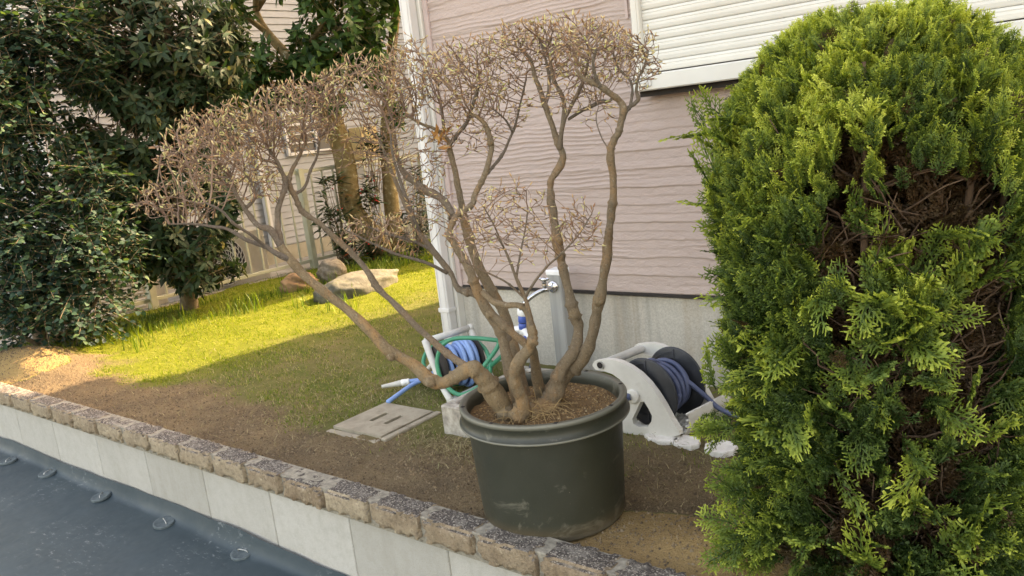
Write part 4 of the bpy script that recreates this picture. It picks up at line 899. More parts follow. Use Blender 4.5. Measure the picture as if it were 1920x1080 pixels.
leaf_tree(tC, [C0 + (0, 0, -.03), gD(704, 452, dC), gD(680, 424, dC), gD(662, 396, dC), gD(655, 366, dC), gD(651, 330, dC), gD(643, 287, dC), gD(630, 242, dC), gD(614, 205, dC), gD(560, 130, dC), gD(500, 60, dC), gD(480, 20, dC)], [.15, .14, .13, .125, .122, .12, .118, .115, .11, .1, .06, .045, .03],
          [(640, 50, 110, 70, 9.0, .6), (560, 120, 110, 60, 8.9, .5), (690, 110, 60, 55, 9.1, .4), (480, 140, 60, 60, 8.8, .4), (520, 170, 90, 35, 8.8, .4), (620, 195, 40, 25, 8.9, .25), (640, -30, 130, 50, 9.0, .6), (470, 200, 50, 50, 8.8, .3), (425, 30, 40, 50, 8.8, .35), (600, 130, 100, 50, 9., .5)] + [(*projv(np.array(q, float)), rr_, rr_, q[0] * F0[0] + q[1] * F0[1], .8) for q, rr_ in (((-6.35, 5.8, 4.1), 150), ((-5.9, 6.3, 4.8), 150), ((-6.6, 6.0, 5.0), 160), ((-6.9, 4.9, 3.7), 110))], 1350, 8, .12, .05, mt_lC, mt_cbark, 'whorl', 7, .34, .035)  # projected high crown blobs are added out of view to shade the long leaf tree
D0 = np.array([-7.0, 6.5, 0.]); dD = D0 @ F0
tD = thing('slender_tree', D0, 'second tan trunk rising between the curved tree and the house corner', 'tree')
leaf_tree(tD, [D0 + (0, 0, -.03), gD(738, 420, dD), gD(731, 350, dD), gD(726, 270, dD), gD(728, 190, dD), gD(735, 90, dD), gD(748, -20, dD), gD(752, -90, dD)], [.10, .09, .085, .08, .07, .055, .045, .03],
          [(740, -60, 70, 70, 9.4, .5), (690, 20, 50, 60, 9.4, .4), (745, 215, 26, 26, 9.4, .2)], 110, 8, .11, .045, mt_lC, mt_cbark, 'whorl', 9, .3, .02)
# dark berry shrubs and ferny shrub
mt_lS = leafmat('lance_leaf', [(0, lin(26, 42, 24)), (.6, lin(42, 62, 32)), (.96, lin(62, 82, 42)), (1, lin(150, 70, 40))], .42, .2)
mt_berry = simple('red_berry', [(.3, lin(170, 24, 26)), (.7, lin(200, 40, 36))], 5, .3)
def lance_shrub(name, base, label, cat, blobs, tips, L, Wd, berries, group=None):
    r = thing(name, base, label, cat, group)
    st = MB(); lf = MB(); be = MB()
    vol = np.array([b_[2] * b_[3] for b_ in blobs], float); cnt = (tips * vol / vol.sum()).astype(int) + 1
    for (px, py, rx, ry, D, rd), nb in zip(blobs, cnt):
        c = gD(px, py, D)
        for _ in range(nb):
            v = nrm(rng.normal(0, 1, 3)) * rng.random() ** .4; p = c + v[0] * rx * D / FPX * CR + v[1] * rd * FW + v[2] * ry * D / FPX * CU
            if p[2] < .03: p[2] = .03 + rng.random() * .06
            b0 = np.array(base) + rng.normal(0, .05, 3) * (1, 1, 0); Q = spline([b0, (b0 + p) / 2 + np.array([0, 0, .03]), p], 4); st.tube(Q, np.linspace(.005, .0022, len(Q)), 4, caps=False)
            n_ = 9; ang = rng.uniform(0, 6.28) + np.arange(n_) * 2.4; dd = np.stack([np.cos(ang), np.sin(ang), rng.uniform(-.5, .6, n_)], -1)
            leaves(lf, p - np.array([0, 0, .012]) * np.arange(n_)[:, None], dd, np.array([0, 0, 1.]) + rng.normal(0, .3, (n_, 3)), rng.uniform(.7, 1.2, n_) * L, rng.uniform(.8, 1.2, n_) * Wd)
            if rng.random() < berries:
                for _k in range(3):
                    q = p + rng.normal(0, .035, 3) - (0, 0, .04); be = MB(); be.lathe([(.001, -.009), (.008, -.005), (.0095, 0), (.008, .005), (.001, .009)], q, 8); be.build('berry', mt_berry, r)
    st.build('stems', mt_tbark, r); lf.build('leaves', mt_lS, r)
    return r
lance_shrub('berry_shrub', (-7.1, 5.75, 0), 'dark narrow-leaved shrub with a few red berries left of the curved trunk', 'shrub', [(620, 395, 32, 75, 8.95, .2), (655, 455, 40, 45, 8.8, .2), (622, 320, 18, 30, 9., .12)], 42, .14, .026, .12)
lance_shrub('berry_shrub', (-6.85, 6.15, 0), 'dark shrub with red berries and drooping leaves between the two tan trunks', 'shrub', [(690, 360, 26, 60, 9.2, .15), (700, 470, 50, 30, 8.95, .2)], 34, .14, .026, .5)
lance_shrub('leafy_shrub', (-6.4, 6.2, 0), 'dark leafy shrub growing close to the house corner pipe', 'shrub', [(775, 420, 34, 65, 8.9, .25), (770, 480, 50, 30, 8.7, .25), (790, 340, 20, 50, 9., .2)], 70, .10, .024, .0)
lance_shrub('young_shrub', (-7.05, 6.3, .7), None, None, [(705, 262, 32, 32, 9.2, .15)], 14, .12, .024, 0)
ys = bpy.data.objects['young_shrub']; bpy.data.objects.remove(ys) if False else None
tag(ys, 'small spray of narrow leaves sprouting beside the tan box', 'plant'); ys.name = 'leafy_sprout'; ys.location = (-7.05, 6.3, .7)
# ------------------------------------------------------------------ white fence
mt_fence = simple('fence_aluminium', [(.3, lin(164, 164, 142)), (.7, lin(180, 180, 160))], 6, .4)
mt_curb = simple('curb_concrete', [(.3, lin(110, 104, 92)), (.7, lin(150, 144, 130))], 14, .95, .004, 90)
XF = -7.3
fn = thing('picket_fence', (XF, 5.5, 0), 'pale aluminium picket fence running behind the trees along the lawn', 'fence')
b = MB(); b.box((XF - .022, 1.9, 1.035), (XF + .022, 12, 1.075), .005); b.build('rail', mt_fence, fn)
b = MB(); b.box((XF - .02, 1.9, .07), (XF + .02, 12, .105), .004); b.build('rail', mt_fence, fn)
yy = 5.467 - .155 * 23; k = 0
pc = None
while yy < 11.9:
    post = k % 12 == 11
    w_ = .032 if post else .0105
    b = MB(); b.box((XF - w_ * .7 + (.0 if post else 0), yy - w_, -.05 if post else .1055), (XF + w_ * .7 + (.03 if post else 0), yy + w_, 1.09 if post else 1.0345), .003); b.build('post' if post else 'picket', mt_fence, fn)
    yy += .155; k += 1
b = MB(); b.box((XF - .06, 1.85, -.2), (XF + .05, 12, .012), .006); tag(b.build('fence_curb', mt_curb), 'low concrete curb under the pale picket fence', 'curb')

# ------------------------------------------------------------------ neighbouring houses
mt_nsid = simple('white_siding', [(.3, lin(160, 160, 158)), (.7, lin(176, 175, 172))], 3, .7, .002, 60)
mt_nfound = simple('cream_foundation', [(.3, lin(156, 146, 122)), (.7, lin(174, 164, 142))], 6, .9, .003, 120)
mt_glass = simple('window_glass', [(.3, lin(60, 66, 72)), (.7, lin(84, 90, 96))], 2, .08)
def lap_wall(b, p0, p1, z0, z1, nrmv, pitch=.085, dep=.02):
    n_ = int((z1 - z0) / pitch); zz_ = []; dd_ = []
    for i in range(n_): zz_ += [z0 + i * pitch + .0005, z0 + (i + .93) * pitch, z0 + (i + 1) * pitch - .0005]; dd_ += [dep, dep * .45, 0]
    zz_ = np.array(zz_); dd_ = np.array(dd_); u = np.linspace(0, 1, 90)
    base = np.array(p0)[None] + u[:, None] * (np.array(p1) - np.array(p0))
    G = base[None] + np.zeros((len(zz_), 1, 1)); wob = (fbm(np.repeat(u[None] * 60, len(zz_), 0), np.repeat((np.arange(len(zz_)) // 3)[:, None] * 3.7, 90, 1), 2, 3) - .5) * .012
    G = G + np.array(nrmv) * dd_[:, None, None]; G = np.concatenate([G[..., :2], (zz_[:, None] + wob)[..., None]], -1); b.grid(G, False)
XN = -9.0
nh = thing('neighbour_house', (XN, 3.67, -.1), 'white sided neighbour house standing beyond the picket fence', 'house')
b = MB(); b.box((-17, 3.69, -.1), (XN - .02, 10.6, 5.6)); b.build('wall', mt_nsid, nh)
b = MB(); lap_wall(b, (XN - .015, 3.70, 0), (XN - .015, 10.6, 0), .09, 5.5, (1, 0, 0)); lap_wall(b, (-17, 3.685, 0), (XN - .03, 3.685, 0), .09, 5.5, (0, -1, 0)); b.build('siding', mt_nsid, nh)
b = MB(); b.box((-17, 3.70, -.2), (XN + .003, 10.59, .075), .004); b.build('foundation', mt_nfound, nh)
b = MB(); b.box((XN - .06, 3.655, .076), (XN + .012, 3.73, 5.55), .004); b.build('corner_trim', mt_white, nh)
b = MB(); b.box((XN + .014, 6.1, .1), (XN + .075, 6.17, 5.5), .006); b.build('downspout', mt_white, nh)
wn = MB(); wn.box((XN + .0, 6.62, 1.22), (XN + .05, 7.6, 1.26), .004); wn.box((XN, 6.62, 1.74), (XN + .05, 7.6, 1.78), .004); wn.box((XN, 6.6, 1.22), (XN + .05, 6.64, 1.78), .004); wn.box((XN, 7.58, 1.22), (XN + .05, 7.62, 1.78), .004); wn.box((XN, 7.08, 1.262), (XN + .045, 7.12, 1.738), .004)
for z in (1.36, 1.48, 1.6): wn.box((XN + .012, 6.642, z), (XN + .035, 7.078, z + .03), .003)
wf = wn.build('window', mt_white, nh)
b = MB(); b.box((XN - .01, 6.64, 1.26), (XN + .011, 7.58, 1.74)); b.build('pane', mt_glass, wf)
b = MB(); V = [(-17.4, 3.3, 5.6), (XN + .35, 3.3, 5.6), (XN + .35, 11, 5.6), (-17.4, 11, 5.6), (-15, 7.1, 7.3), (XN - 2, 7.1, 7.3)]
V2 = [(x, y, z - .14) for x, y, z in V[:4]]
b.add(V + V2, [np.array([[0, 1, 5, 4], [2, 3, 4, 5]]), np.array([[1, 2, 5], [3, 0, 4]]), np.array([[6, 7, 1, 0], [7, 8, 2, 1], [8, 9, 3, 2], [9, 6, 0, 3], [9, 8, 7, 6]])]); b.build('roof', mt_roof, nh)
h2 = thing('rear_house', (-8, 13, -.1), 'tall pale sided house seen far behind the trees and the corner pipe', 'house')
b = MB(); b.box((-13, 13.02, -.1), (-3.8, 19, 10.4)); b.build('wall', mt_nsid, h2)  # height and right edge shaped to throw shade over trees and lawn
b = MB(); lap_wall(b, (-13, 13.01, 0), (-3.8, 13.01, 0), 0, 10.3, (0, -1, 0), .11); b.build('siding', mt_nsid, h2)
b = MB(); V = [(-13.2, 12.8, 10.4), (-3.58, 12.8, 10.4), (-3.58, 19.2, 10.4), (-13.2, 19.2, 10.4), (-11, 16, 11.6), (-6.6, 16, 11.6)]
V2 = [(x, y, z - .14) for x, y, z in V[:4]]
b.add(V + V2, [np.array([[0, 1, 5, 4], [2, 3, 4, 5]]), np.array([[1, 2, 5], [3, 0, 4]]), np.array([[6, 7, 1, 0], [7, 8, 2, 1], [8, 9, 3, 2], [9, 6, 0, 3], [9, 8, 7, 6]])]); b.build('roof', mt_roof, h2)
# tan box on a bracket, air conditioners
b = MB(); b.box((XN + .02, 7.68, 1.06), (XN + .28, 7.98, 1.5), .008); bo = tag(b.build('meter_box', simple('tan_board', [(.3, lin(196, 164, 108)), (.7, lin(214, 186, 132))], 8, .7)), 'tan upright box fixed on the neighbour wall behind the curved trunk', 'box')
mt_ac = simple('ac_casing', [(.3, lin(170, 164, 146)), (.7, lin(184, 178, 164))], 6, .5)
def ac_unit(y0, y1, z0, z1, x, label, fan):
    r = thing('air_conditioner', (x, (y0 + y1) / 2, z0), label, 'air conditioner', 'outdoor air conditioner units behind the fence')
    b = MB(); b.box((x - .3, y0, z0 + .04), (x, y1, z1), .012); b.build('casing', mt_ac, r)
    b = MB(); b.box((x - .28, y0 + .05, z0 - .06), (x - .02, y0 + .12, z0 + .039), .004); b.build('foot', mt_ac, r); b = MB(); b.box((x - .28, y1 - .12, z0 - .06), (x - .02, y1 - .05, z0 + .039), .004); b.build('foot', mt_ac, r)
    if fan:
        cy, cz, R_ = y0 + .30, (z0 + z1) / 2 + .02, .25
        b = MB(); b.lathe([(.0, .002), (R_, .002), (R_, 0)], (x, cy, cz), 40, (1, 0, 0)); b.build('fan_opening', mt_dark, r)
        b = MB()
        for q in np.linspace(.05, R_, 6): 
            a = np.linspace(0, 6.2832, 40); b.tube(np.stack([np.full(40, x + .014), cy + q * np.cos(a), cz + q * np.sin(a)], -1), .005, 5)
        for i in range(22):
            a = np.linspace(0, 1, 9); an = i * 6.2832 / 22 + a * 1.3; q = .03 + a * (R_ - .03); b.tube(np.stack([np.full(9, x + .018), cy + q * np.cos(an), cz + q * np.sin(an)], -1), .0045, 4)
        b.build('fan_grille', mt_white, r)
    else:
        b = MB()
        for z in np.arange(z0 + .08, z1 - .05, .034): b.box((x + .001, y0 + .05, z), (x + .018, y1 - .25, z + .016), .002)
        b.build('louvre', mt_white, r)
    return r
ac_unit(4.5, 5.35, -.14, .48, -7.95, 'cream air conditioner with a round fan grille behind the fence pickets', True)
ac_unit(3.25, 4.1, -.14, .42, -7.95, 'cream air conditioner with horizontal louvres low behind the leafy trees', False)

# ------------------------------------------------------------------ rocks
def rock(c, sx, sy, sz, mat, label, seed, flat=1.):
    u, v = np.meshgrid(np.linspace(0, np.pi, 34), np.linspace(0, 2 * np.pi, 56)); d = np.stack([np.sin(u) * np.cos(v), np.sin(u) * np.sin(v), np.cos(u)], -1)
    d[:, :, 2] = np.sign(d[..., 2]) * np.abs(d[..., 2]) ** flat
    d[-1] = d[0]
    vv = np.minimum(v, 2 * np.pi - v)
    r = 1 + .5 * (fbm(d[..., 0] * 1.5 + seed, d[..., 1] * 1.5 + d[..., 2] * 2.1, 3, seed) - .5) + .08 * (fbm(d[..., 0] * 7 + d[..., 2] * 3, d[..., 1] * 7, 3, seed + 3) - .5)
    b = MB(); b.grid(np.array(c) + d * r[..., None] * np.array([sx, sy, sz]))
    return tag(b.build('garden_rock', mat), label, 'rock', 'garden rocks beside the lawn')
mt_rockb = simple('brown_rock', [(.3, lin(122, 92, 66)), (.7, lin(166, 134, 100))], 9, .9, .006, 50)
mt_rockg = simple('grey_rock', [(.3, lin(96, 88, 74)), (.55, lin(126, 118, 104)), (.75, lin(156, 148, 132))], 22, .9, .006, 70)
mt_rocks = simple('slate_rock', [(.3, lin(70, 68, 58)), (.55, lin(104, 102, 90)), (.75, lin(78, 84, 50))], 11, .85, .006, 40)
rock(gz(553, 545) + (0, .05, .06), .13, .19, .11, mt_rockb, 'rounded brown rock at the foot of the fence, leftmost of three', 1)
rock(gz(616, 530) + (0, .05, .09), .14, .15, .13, mt_rockg, 'speckled grey round rock between the brown rock and the flat stone', 2)
rock(gz(668, 548) + (0, .03, .03), .22, .44, .13, mt_rocks, 'wide flat topped grey stone at the edge of the sunlit lawn', 3, .5)

# ------------------------------------------------------------------ drain cover, basin, stepping stones
mt_slab = simple('slab_concrete', [(.3, lin(132, 122, 106)), (.55, lin(160, 150, 132)), (.75, lin(112, 100, 84))], 9, .95, .003, 160, detail=8)
dc = thing('drain_cover', (-2.84, 2.39, 0), 'square concrete drain cover with two slots set in the thin grass', 'drain cover')
lid = [(-3.025, 2.225), (-2.70, 2.225), (-2.665, 2.56), (-2.995, 2.56)]
dgz = .002
b = MB()
def sl_rect(cx, cy, hx, hy): return [(cx - hx, cy - hy), (cx + hx, cy - hy), (cx + hx, cy + hy), (cx - hx, cy + hy)]
slots = [(-2.79, 2.40, .014, .055), (-2.89, 2.395, .014, .055)]
# lid built of strips so that the slots are real recesses
x0, x1, y0, y1 = -3.02, -2.69, 2.225, 2.56
cuts = [x0, slots[1][0] - .014, slots[1][0] + .014, slots[0][0] - .014, slots[0][0] + .014, x1]
for i in range(5):
    if i in (1, 3):
        sy0, sy1 = 2.345, 2.455; b.box((cuts[i], y0, -.03), (cuts[i + 1], sy0, dgz + .008)); b.box((cuts[i], sy1, -.03), (cuts[i + 1], y1, dgz + .008)); b.box((cuts[i], sy0, -.03), (cuts[i + 1], sy1, dgz - .012))
    else: b.box((cuts[i], y0, -.03), (cuts[i + 1], y1, dgz + .008))
b.build('lid', mt_slab, dc)
b = MB(); b.box((x1 + .006, y0 - .01, -.03), (x1 + .04, y1 + .02, dgz + .004), .004); b.box((x0 - .01, y0 - .045, -.03), (x1 + .005, y0 - .006, dgz - .004), .004); b.box((x0 - .01, y1 + .005, -.03), (x1 + .005, y1 + .02, dgz - .002), .004); b.build('frame', mt_slab, dc)
mt_basin = simple('basin_concrete', [(.3, lin(128, 122, 114)), (.5, lin(166, 158, 146)), (.68, lin(196, 190, 178)), (.8, lin(112, 106, 100))], 24, .92, .004, 110, detail=8)
b = MB()
for lo, hi in (((-2.47, 2.40, -.03), (-1.93, 2.45, .125)), ((-2.47, 2.451, -.03), (-2.42, 3.0, .125)), ((-1.98, 2.451, -.03), (-1.93, 3.0, .125)), ((-2.419, 2.95, -.03), (-1.981, 3.0, .125)), ((-2.419, 2.451, -.03), (-1.981, 2.949, .03))): b.box(lo, hi, .006)
tag(b.build('concrete_basin', mt_basin), 'rough grey concrete basin partly hidden behind the green pot', 'basin')
mt_step = simple('white_stone', [(.3, lin(206, 200, 190)), (.6, lin(232, 228, 220)), (.8, lin(186, 176, 162))], 18, .85, .003, 80)
def step_stone(px, py, rx, ry, label, seed):
    c = gz(px, py, .01); a = np.linspace(0, 2 * np.pi, 48, endpoint=False); rim = 1 + .05 * np.cos(9 * a + seed) + .06 * np.cos(2 * a + seed)
    b = MB(); R_ = np.array([0, .5, .82, .92, .97, 1., 1.0]); H_ = np.array([.008, .008, .008, .011, .009, .003, -.02]); A_, RR = np.meshgrid(np.append(a, a[0]), R_); rm = np.append(rim, rim[0])[None]
    HH = np.repeat(H_[:, None], 49, 1); lx = RR * rm * rx * np.cos(A_); ly = RR * rm * ry * np.sin(A_)
    b.grid(np.stack([c[0] + lx, c[1] + ly, .013 + HH], -1)); return tag(b.build('stepping_stone', mt_step), label, 'stepping stone', 'white stones by the hose reel')
step_stone(1243, 823, .075, .05, 'flat white stone at the right foot of the white hose reel', 1)
step_stone(1286, 831, .06, .05, 'white ribbed stone, middle of the three beside the reel', 2)
step_stone(1352, 842, .065, .055, 'white scalloped stone half under the conifer branches', 3)

# ------------------------------------------------------------------ standpipe with tap and connectors
mt_alu = simple('brushed_aluminium', [(.3, lin(146, 148, 147)), (.7, lin(174, 176, 174))], 30, .4, sc=(1, 1, .05), metal=.35)
mt_blue = simple('blue_plastic', [(.3, lin(52, 84, 160)), (.7, lin(72, 106, 184))], 10, .35)
mt_wplas = simple('white_plastic', [(.3, lin(222, 222, 220)), (.7, lin(236, 236, 234))], 10, .35)
YP = 3.18
spp = thing('water_post', (-2.32, YP, 0), 'grey aluminium water post with a chrome tap in front of the pink wall', 'standpipe')
b = MB(); b.box((-2.365, YP - .04, -.02), (-2.285, YP + .04, .575), .006); b.build('post', mt_alu, spp)
b = MB(); b.box((-2.369, YP - .0445, .555), (-2.281, YP + .0445, .582), .005); b.build('cap', mt_wplas, spp)
mt_chrome = simple('chrome', [(.3, lin(190, 190, 190)), (.7, lin(220, 220, 220))], 10, .18, metal=1.)
P0 = np.array([-2.33, YP - .043, .50])
b = MB(); b.lathe([(0, .014), (.022, .014), (.03, .006), (.031, 0)], P0, 24, (0, -1, 0)); b.tube(spline([P0, P0 + (0, -.05, 0), P0 + (-.03, -.09, -.01), P0 + (-.075, -.125, -.045), P0 + (-.095, -.135, -.075)], 6), [.012] * 24 + [.011], 12); tp = b.build('tap', mt_chrome, spp)
b = MB(); b.lathe([(.011, 0), (.013, .02), (.009, .034), (.016, .036), (.018, .048), (.008, .056), (0, .057)], P0 + (-.005, -.06, .006), 16); b.box(P0 + (-.035, -.066, .046), P0 + (.025, -.054, .058), .004); b.build('tap_handle', mt_chrome, spp)
E0 = P0 + (-.095, -.135, -.078); dE = nrm((-.012, -.006, -.1))
cn = thing('hose_splitter', E0, 'blue and white two way hose connector hanging under the chrome tap', 'hose connector')
b = MB(); b.lathe([(.012, 0), (.026, .002), (.028, .01), (.028, .032), (.022, .04)], E0, 20, dE); b.build('collar', mt_wplas, cn)
b = MB(); b.lathe([(.021, .04), (.022, .05), (.022, .072), (.017, .075)], E0, 20, dE); b.lathe([(.017, .078), (.02, .08), (.019, .108), (.012, .11)], E0, 20, dE); b.build('coupling', mt_blue, cn)
b = MB(); b.lathe([(.0165, .0745), (.0165, .0785)], E0, 20, dE); b.build('seal', mt_dark, cn)
J = E0 + dE * .112
b = MB(); b.tube([E0 + dE * .108, J + dE * .02], .014, 12); b.tube(spline([J + (-.065, 0, -.005), J + (0, 0, .002), J + (.05, -.01, -.035)], 5), .017, 12); b.tube([J + (.05, -.01, -.035), J + (.047, -.01, -.10)], [.021, .019], 14); b.build('manifold', mt_wplas, cn)
b = MB(); b.tube([J + (.03, -.033, -.035), J + (.03, -.017, -.035)], [.012, .014], 12); b.build('valve_knob', mt_blue, cn)
b = MB(); b.tube(spline([J + (-.06, 0, .012), J + (-.072, 0, -.02), J + (-.072, 0, -.07), J + (-.066, 0, -.10)], 5), [.012] * 4 + [.021] * 8 + [.02, .018, .015, .012], 14); b.build('outlet', mt_blue, cn)
b = MB(); b.tube([J + (-.0715, 0, -.044), J + (-.0715, 0, -.052)], .0225, 14); b.build('outlet_ring', mt_wplas, cn)
hz = spline([J + (.047, -.01, -.10), J + (.045, -.01, -.16), J + (.03, -.02, -.22), J + (.06, -.05, -.27), J + (.2, -.03, -.285)], 6)
b = MB(); b.tube(hz, .011, 10); tag(b.build('supply_hose', simple('dark_hose', [(.3, lin(54, 60, 70)), (.7, lin(70, 78, 92))], 10, .5)), 'short dark hose dropping from the white connector into the basin', 'hose')

# ------------------------------------------------------------------ grey hose reel with blue and green hoses
mt_gplas = simple('grey_plastic_frame', [(.3, lin(178, 176, 168)), (.6, lin(200, 198, 190)), (.8, lin(160, 154, 140))], 14, .55, detail=7)
mt_bhose = simple('blue_hose', [(.3, lin(104, 142, 196)), (.7, lin(136, 172, 216))], 5, .42)
mt_ghose = simple('green_hose', [(.3, lin(26, 122, 92)), (.7, lin(44, 150, 114))], 5, .4)
RA = gY(797, 640, 2.82); RBt = gY(882, 614, 3.06); ax = RBt - RA; ax[2] = 0; axn = nrm(ax)
footA = np.array([-2.70, 2.70, .01]); off = footA - RA; off[2] = 0
rl = thing('hose_reel', RA * (1, 1, 0), 'small grey hose reel wound with blue hose beside the corner pipe', 'hose reel')
b = MB(); b.tube([RA, RBt], .017, 14); b.lathe([(.0, .0), (.02, 0), (.02, .02), (.0165, .022)], RBt - axn * .01, 14, axn); b.build('handle', mt_gplas, rl)
midA = RA + (footA - RA) * .55
back = -nrm(off) * .16
for e in (RA, RA + ax):
    d_ = e - RA; b = MB(); b.tube(spline([RA + d_ + (0, 0, .004), RA + d_ + (0, 0, -.08) + off * .25, RA + d_ + off * .62 + (0, 0, -.19), footA + d_], 6), [.019] * 8 + [.018] * 10 + [.016], 8, smooth=True)
    b.tube(spline([RA + d_ + (0, 0, -.10) + off * .3, RA + d_ + back * .6 + (0, 0, -.2), RA + d_ + back + (0, 0, -RA[2] + .01)], 5), .013, 8); b.build('side_frame', mt_gplas, rl)
b = MB(); b.box(footA + (-.02, -.012, -.012), footA + ax + (.02, .012, .01), .004); b.build('base_bar', mt_gplas, rl)
dcn = RA + ax * .5 + off * .35; dcn[2] = .135; hw = np.linalg.norm(ax) / 2 - .03
b = MB(); b.lathe([(.0, -hw), (.05, -hw), (.05, hw), (0, hw)], dcn, 24, axn); b.lathe([(.03, -hw - .004), (.118, -hw - .003), (.118, -hw + .002), (.05, -hw + .004)], dcn, 32, axn); b.lathe([(.03, hw + .004), (.118, hw + .003), (.118, hw - .002), (.05, hw - .004)], dcn, 32, axn); b.build('drum', mt_dark, rl)
u_ = nrm(np.cross([0, 0, 1], axn)); v_ = np.array([0, 0, 1.])
b = MB(); tt = np.linspace(0, 1, 620); turns = 13
aa = tt * turns * 6.2832; pos = -hw * .9 + 2 * hw * .9 * np.abs(((tt * 2.6) % 2) - 1); Rr = .066 + .042 * tt + .01 * np.sin(aa * .37) + .006 * np.sin(aa * 1.13)
path = dcn + axn * pos[:, None] + u_ * (Rr * np.cos(aa))[:, None] + v_ * (Rr * np.sin(aa) * 1.05)[:, None]; path[:, 2] = np.maximum(path[:, 2], .014)
tail = spline([path[-1], path[-1] + (-.02, -.06, -.03), gz(800, 708, .06), gz(772, 722, .04), gz(727, 754, .015)], 8)
b.tube(np.vstack([path, tail[1:]]), .0118, 9)
b.tube(spline([dcn + axn * -.1 + u_ * .1 + (0, 0, -.05), gz(815, 705, .05), gz(788, 712, .035), gz(762, 716, .03)], 6), .0118, 9)
tag(b.build('blue_hose', mt_bhose, origin=dcn * (1, 1, 0)), 'light blue hose wound on the grey reel with a loose cut end on the lawn', 'hose')
na, nb_ = gz(764, 716, .03), gz(716, 725, .022); nd = nrm(nb_ - na)
nz = thing('hose_nozzle', na, 'white hose nozzle lying on the grass beside the drain cover', 'nozzle')
Ln = np.linalg.norm(nb_ - na)
b = MB(); b.lathe([(.012, -.012), (.017, -.01), (.018, .0), (.0155, .004), (.018, .008), (.018, .03), (.0155, .034)], na, 18, nd); b.build('connector', mt_wplas, nz)
b = MB(); b.lathe([(.015, .034), (.0165, .04), (.0145, .06), (.009, Ln - .004), (.011, Ln), (0, Ln + .001)], na, 18, nd); b.build('tip', mt_gplas, nz)
# green hose loops
b = MB()
gp = [gY(905, 690, 2.78), gY(935, 645, 2.85), gY(915, 636, 2.83), gY(860, 634, 2.78), gY(832, 645, 2.74), gY(820, 672, 2.72), gY(823, 700, 2.71), gY(835, 722, 2.72), gY(862, 740, 2.74), gY(895, 727, 2.8), gY(918, 700, 2.88), gY(916, 668, 2.95), gY(900, 645, 3.02), gY(868, 634, 3.04), gY(835, 640, 2.99), gY(805, 655, 2.92), gY(794, 675, 2.86), gY(800, 695, 2.84), gY(820, 712, 2.86), gY(850, 728, 2.9), gY(880, 728, 2.95), gY(910, 695, 2.93), gY(946, 662, 2.86), gY(947, 650, 2.87)]
gp = np.array(gp); gp[:, 2] = np.maximum(gp[:, 2], .013); b.tube(spline(gp, 7), .0108, 10)
tag(b.build('green_hose', mt_ghose, origin=dcn * (1, 1, 0)), 'green hose draped in loose loops around the grey hose reel', 'hose')

# ------------------------------------------------------------------ white hose reel with navy hose
mt_rwhite = simple('weathered_white', [(.3, lin(206, 202, 192)), (.6, lin(222, 219, 210)), (.8, lin(182, 174, 158))], 9, .5, detail=8)
mt_black = simple('black_plastic', [(.3, lin(38, 40, 42)), (.6, lin(52, 54, 58)), (.8, lin(84, 84, 82))], 16, .5, detail=8)
mt_navy = simple('navy_hose', [(.3, lin(66, 76, 104)), (.7, lin(92, 104, 134))], 6, .45)
YR = 2.70
def rp(pts): 
    out_ = []
    for x, y in pts: q = gY(x, y, YR); out_.append((q[0], max(q[2], .0)))
    return out_
reel = thing('hose_reel', (-1.6, 2.85, 0), 'white hose reel with black drum wound with navy hose beside the conifer', 'hose reel')
outer = rp([(1133, 673), (1150, 673), (1166, 677), (1184, 686), (1202, 699), (1219, 716), (1234, 736), (1248, 758), (1262, 784), (1276, 806), (1277, 814), (1262, 818), (1220, 820), (1190, 821), (1164, 822), (1160, 790), (1164, 762), (1173, 740), (1174, 724), (1166, 710), (1152, 700), (1135, 694), (1120, 692), (1114, 683), (1119, 675)])
hole = rp([(1204, 752), (1211, 751), (1218, 762), (1226, 778), (1225, 788), (1218, 798), (1201, 799), (1191, 793), (1189, 784), (1196, 770)])
for d0, d1 in ((YR - .012, YR + .014), (YR + .245, YR + .27)):
    b = MB(); b.prism(outer, d0, d1, lambda u, v, d: (u + (d - YR) * .18, d, v), hole); bevel(b.build('side_panel', mt_rwhite, reel), .005, 3)
hx, hz_ = rp([(1130, 683)])[0]
b = MB(); b.tube([(hx - .003, YR - .016, hz_), (hx + .05, YR + .275, hz_)], .0185, 20, caps=False); b.tube([(hx - .003, YR - .016, hz_), (hx + .05, YR + .275, hz_)], .0145, 20, caps=False)
b.build('handle', mt_gplas, reel)
cx_, cz_ = -1.615, .172
axr = nrm((.18, 1, 0)); c1 = np.array([cx_, YR + .04, cz_]); c2 = np.array([cx_ + .036, YR + .215, cz_])
def flange(c, sgn):
    b = MB(); b.lathe([(.02, 0), (.140, 0), (.147, .003 * sgn), (.147, .006 * sgn), (.140, .004 * sgn), (.02, .006 * sgn)], c, 48, axr)
    for i in range(8):
        a = i * .785; d = np.array([math.cos(a), 0, math.sin(a)]); b.tube([c + d * .03 - axr * .002, c + d * .138 - axr * .002], .003, 5)
    for q in (.065, .10, .125):
        aa = np.linspace(0, 6.2832, 40); b.tube(c - axr * .001 + q * np.stack([np.cos(aa), np.zeros(40), np.sin(aa)], -1), .002, 5)
    return b.build('drum_flange', mt_black, reel)
flange(c1, 1); flange(c2, 1)
b = MB(); b.lathe([(.05, .005), (.05, .172)], c1, 28, axr); b.build('drum_core', mt_black, reel)
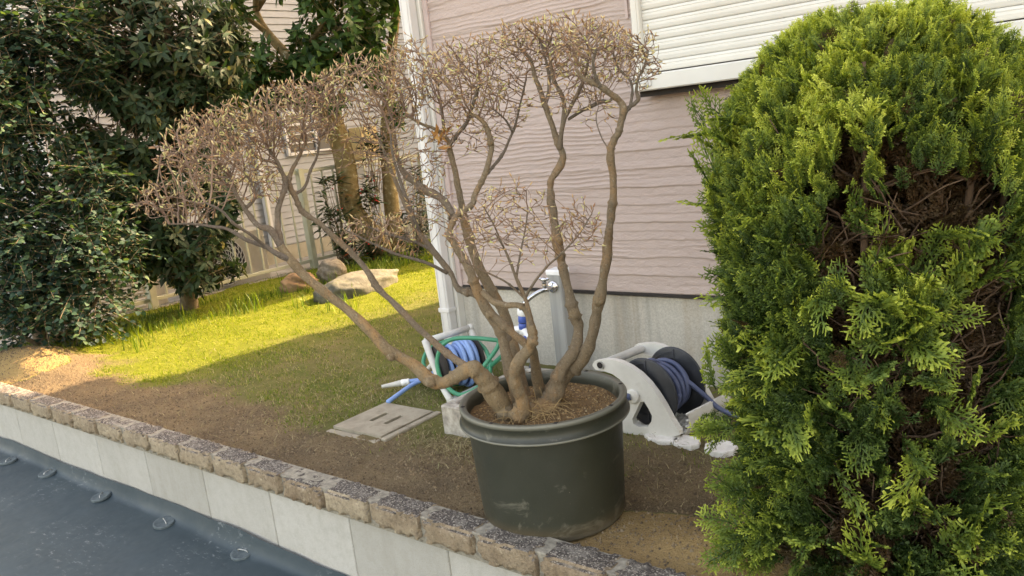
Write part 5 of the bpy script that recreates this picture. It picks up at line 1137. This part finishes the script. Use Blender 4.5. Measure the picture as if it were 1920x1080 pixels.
# crank
b = MB(); kx, kz = rp([(1190, 741)])[0]; b.lathe([(.03, 0), (.03, .006), (.024, .009), (0, .009)], (kx, YR - .013, kz), 24, (0, -1, 0)); b.build('crank_boss', mt_rwhite, reel)
b = MB(); b.lathe([(.014, .009), (.016, .014), (.0165, .036), (.012, .042), (.0095, .08), (.009, .11), (.0, .112)], (kx, YR - .013, kz), 14, nrm((-.93, -.36, -.12))); b.build('crank_handle', mt_navy, reel)
b = MB(); b.lathe([(0, .0), (.0135, .0)], (hx - .004, YR - .0168, hz_), 20, (0, -1, 0)); b.build('handle_opening', mt_dark, reel)
# base tray with ribs
b = MB(); tx0, tx1 = -1.72, -1.462
b.box((tx0, YR + .016, .0), (tx1, YR + .30, .012), .003)
q = spline([(tx1 - .002, 0, .012), (tx1 + .02, 0, .05), (tx1 + .03, 0, .085), (tx1 + .03, 0, .115)], 5)
G = np.stack([np.stack([q[:, 0] + d * .18, np.full(len(q), YR + d), q[:, 2]], -1) for d in np.linspace(.02, .30, 8)], 0); b.grid(G)
for d in np.linspace(.06, .27, 5): b.box((tx0 + .02, YR + d, .0125), (tx1 + .01, YR + d + .005, .03), .001)
for x in np.linspace(tx0 + .16, tx1, 4): b.box((x, YR + .03, .0125), (x + .005, YR + .29, .032), .001)
for zq in (.035, .06, .085, .112):
    qq = np.interp(zq, q[:, 2], q[:, 0]); b.tube([(qq - .004, YR + .02, zq), (qq + .046, YR + .30, zq)], .0055, 5)
for d in (.05, .1, .15, .2, .25, .295):
    b.tube(np.stack([q[:, 0] + d * .18 - .004, np.full(len(q), YR + d), q[:, 2]], -1), .0055, 5)
b.build('base_tray', mt_rwhite, reel)
b = MB(); b.box((-1.80, YR - .04, -.005), (-1.74, YR + .04, .018), .006); b.build('foot', mt_rwhite, reel)
# navy hose
b = MB(); tt = np.linspace(0, 1, 520); aa = tt * 11 * 6.2832; pos = .02 + .14 * np.abs(((tt * 3.3) % 2) - 1); Rr = .066 + .05 * tt + .004 * np.sin(aa * .7)
ex, ez = np.array([1., 0, 0]), np.array([0, 0, 1.]); exn = nrm(np.cross(ez, axr)) * -1
path = c1 + axr * pos[:, None] + exn * (Rr * np.cos(aa))[:, None] + ez * (Rr * np.sin(aa))[:, None]
top = c1 + axr * .02 + ez * .118
tail = spline([top + (-.06, .02, -.02), top + (.0, .03, .006), gY(1245, 690, 2.84), gY(1285, 712, 2.86), gY(1322, 742, 2.88), gY(1360, 772, 2.9), gz(1450, 800, .015), gz(1600, 860, .015), gz(1750, 915, .015), gz(1860, 932, .015), gz(1960, 940, .015)], 9)
b.tube(path, .0105, 9); b.tube(tail, .0105, 9)
tag(b.build('navy_hose', mt_navy, origin=(-1.6, 2.85, 0)), 'navy blue hose wound on the white reel and trailing behind the conifer', 'hose')
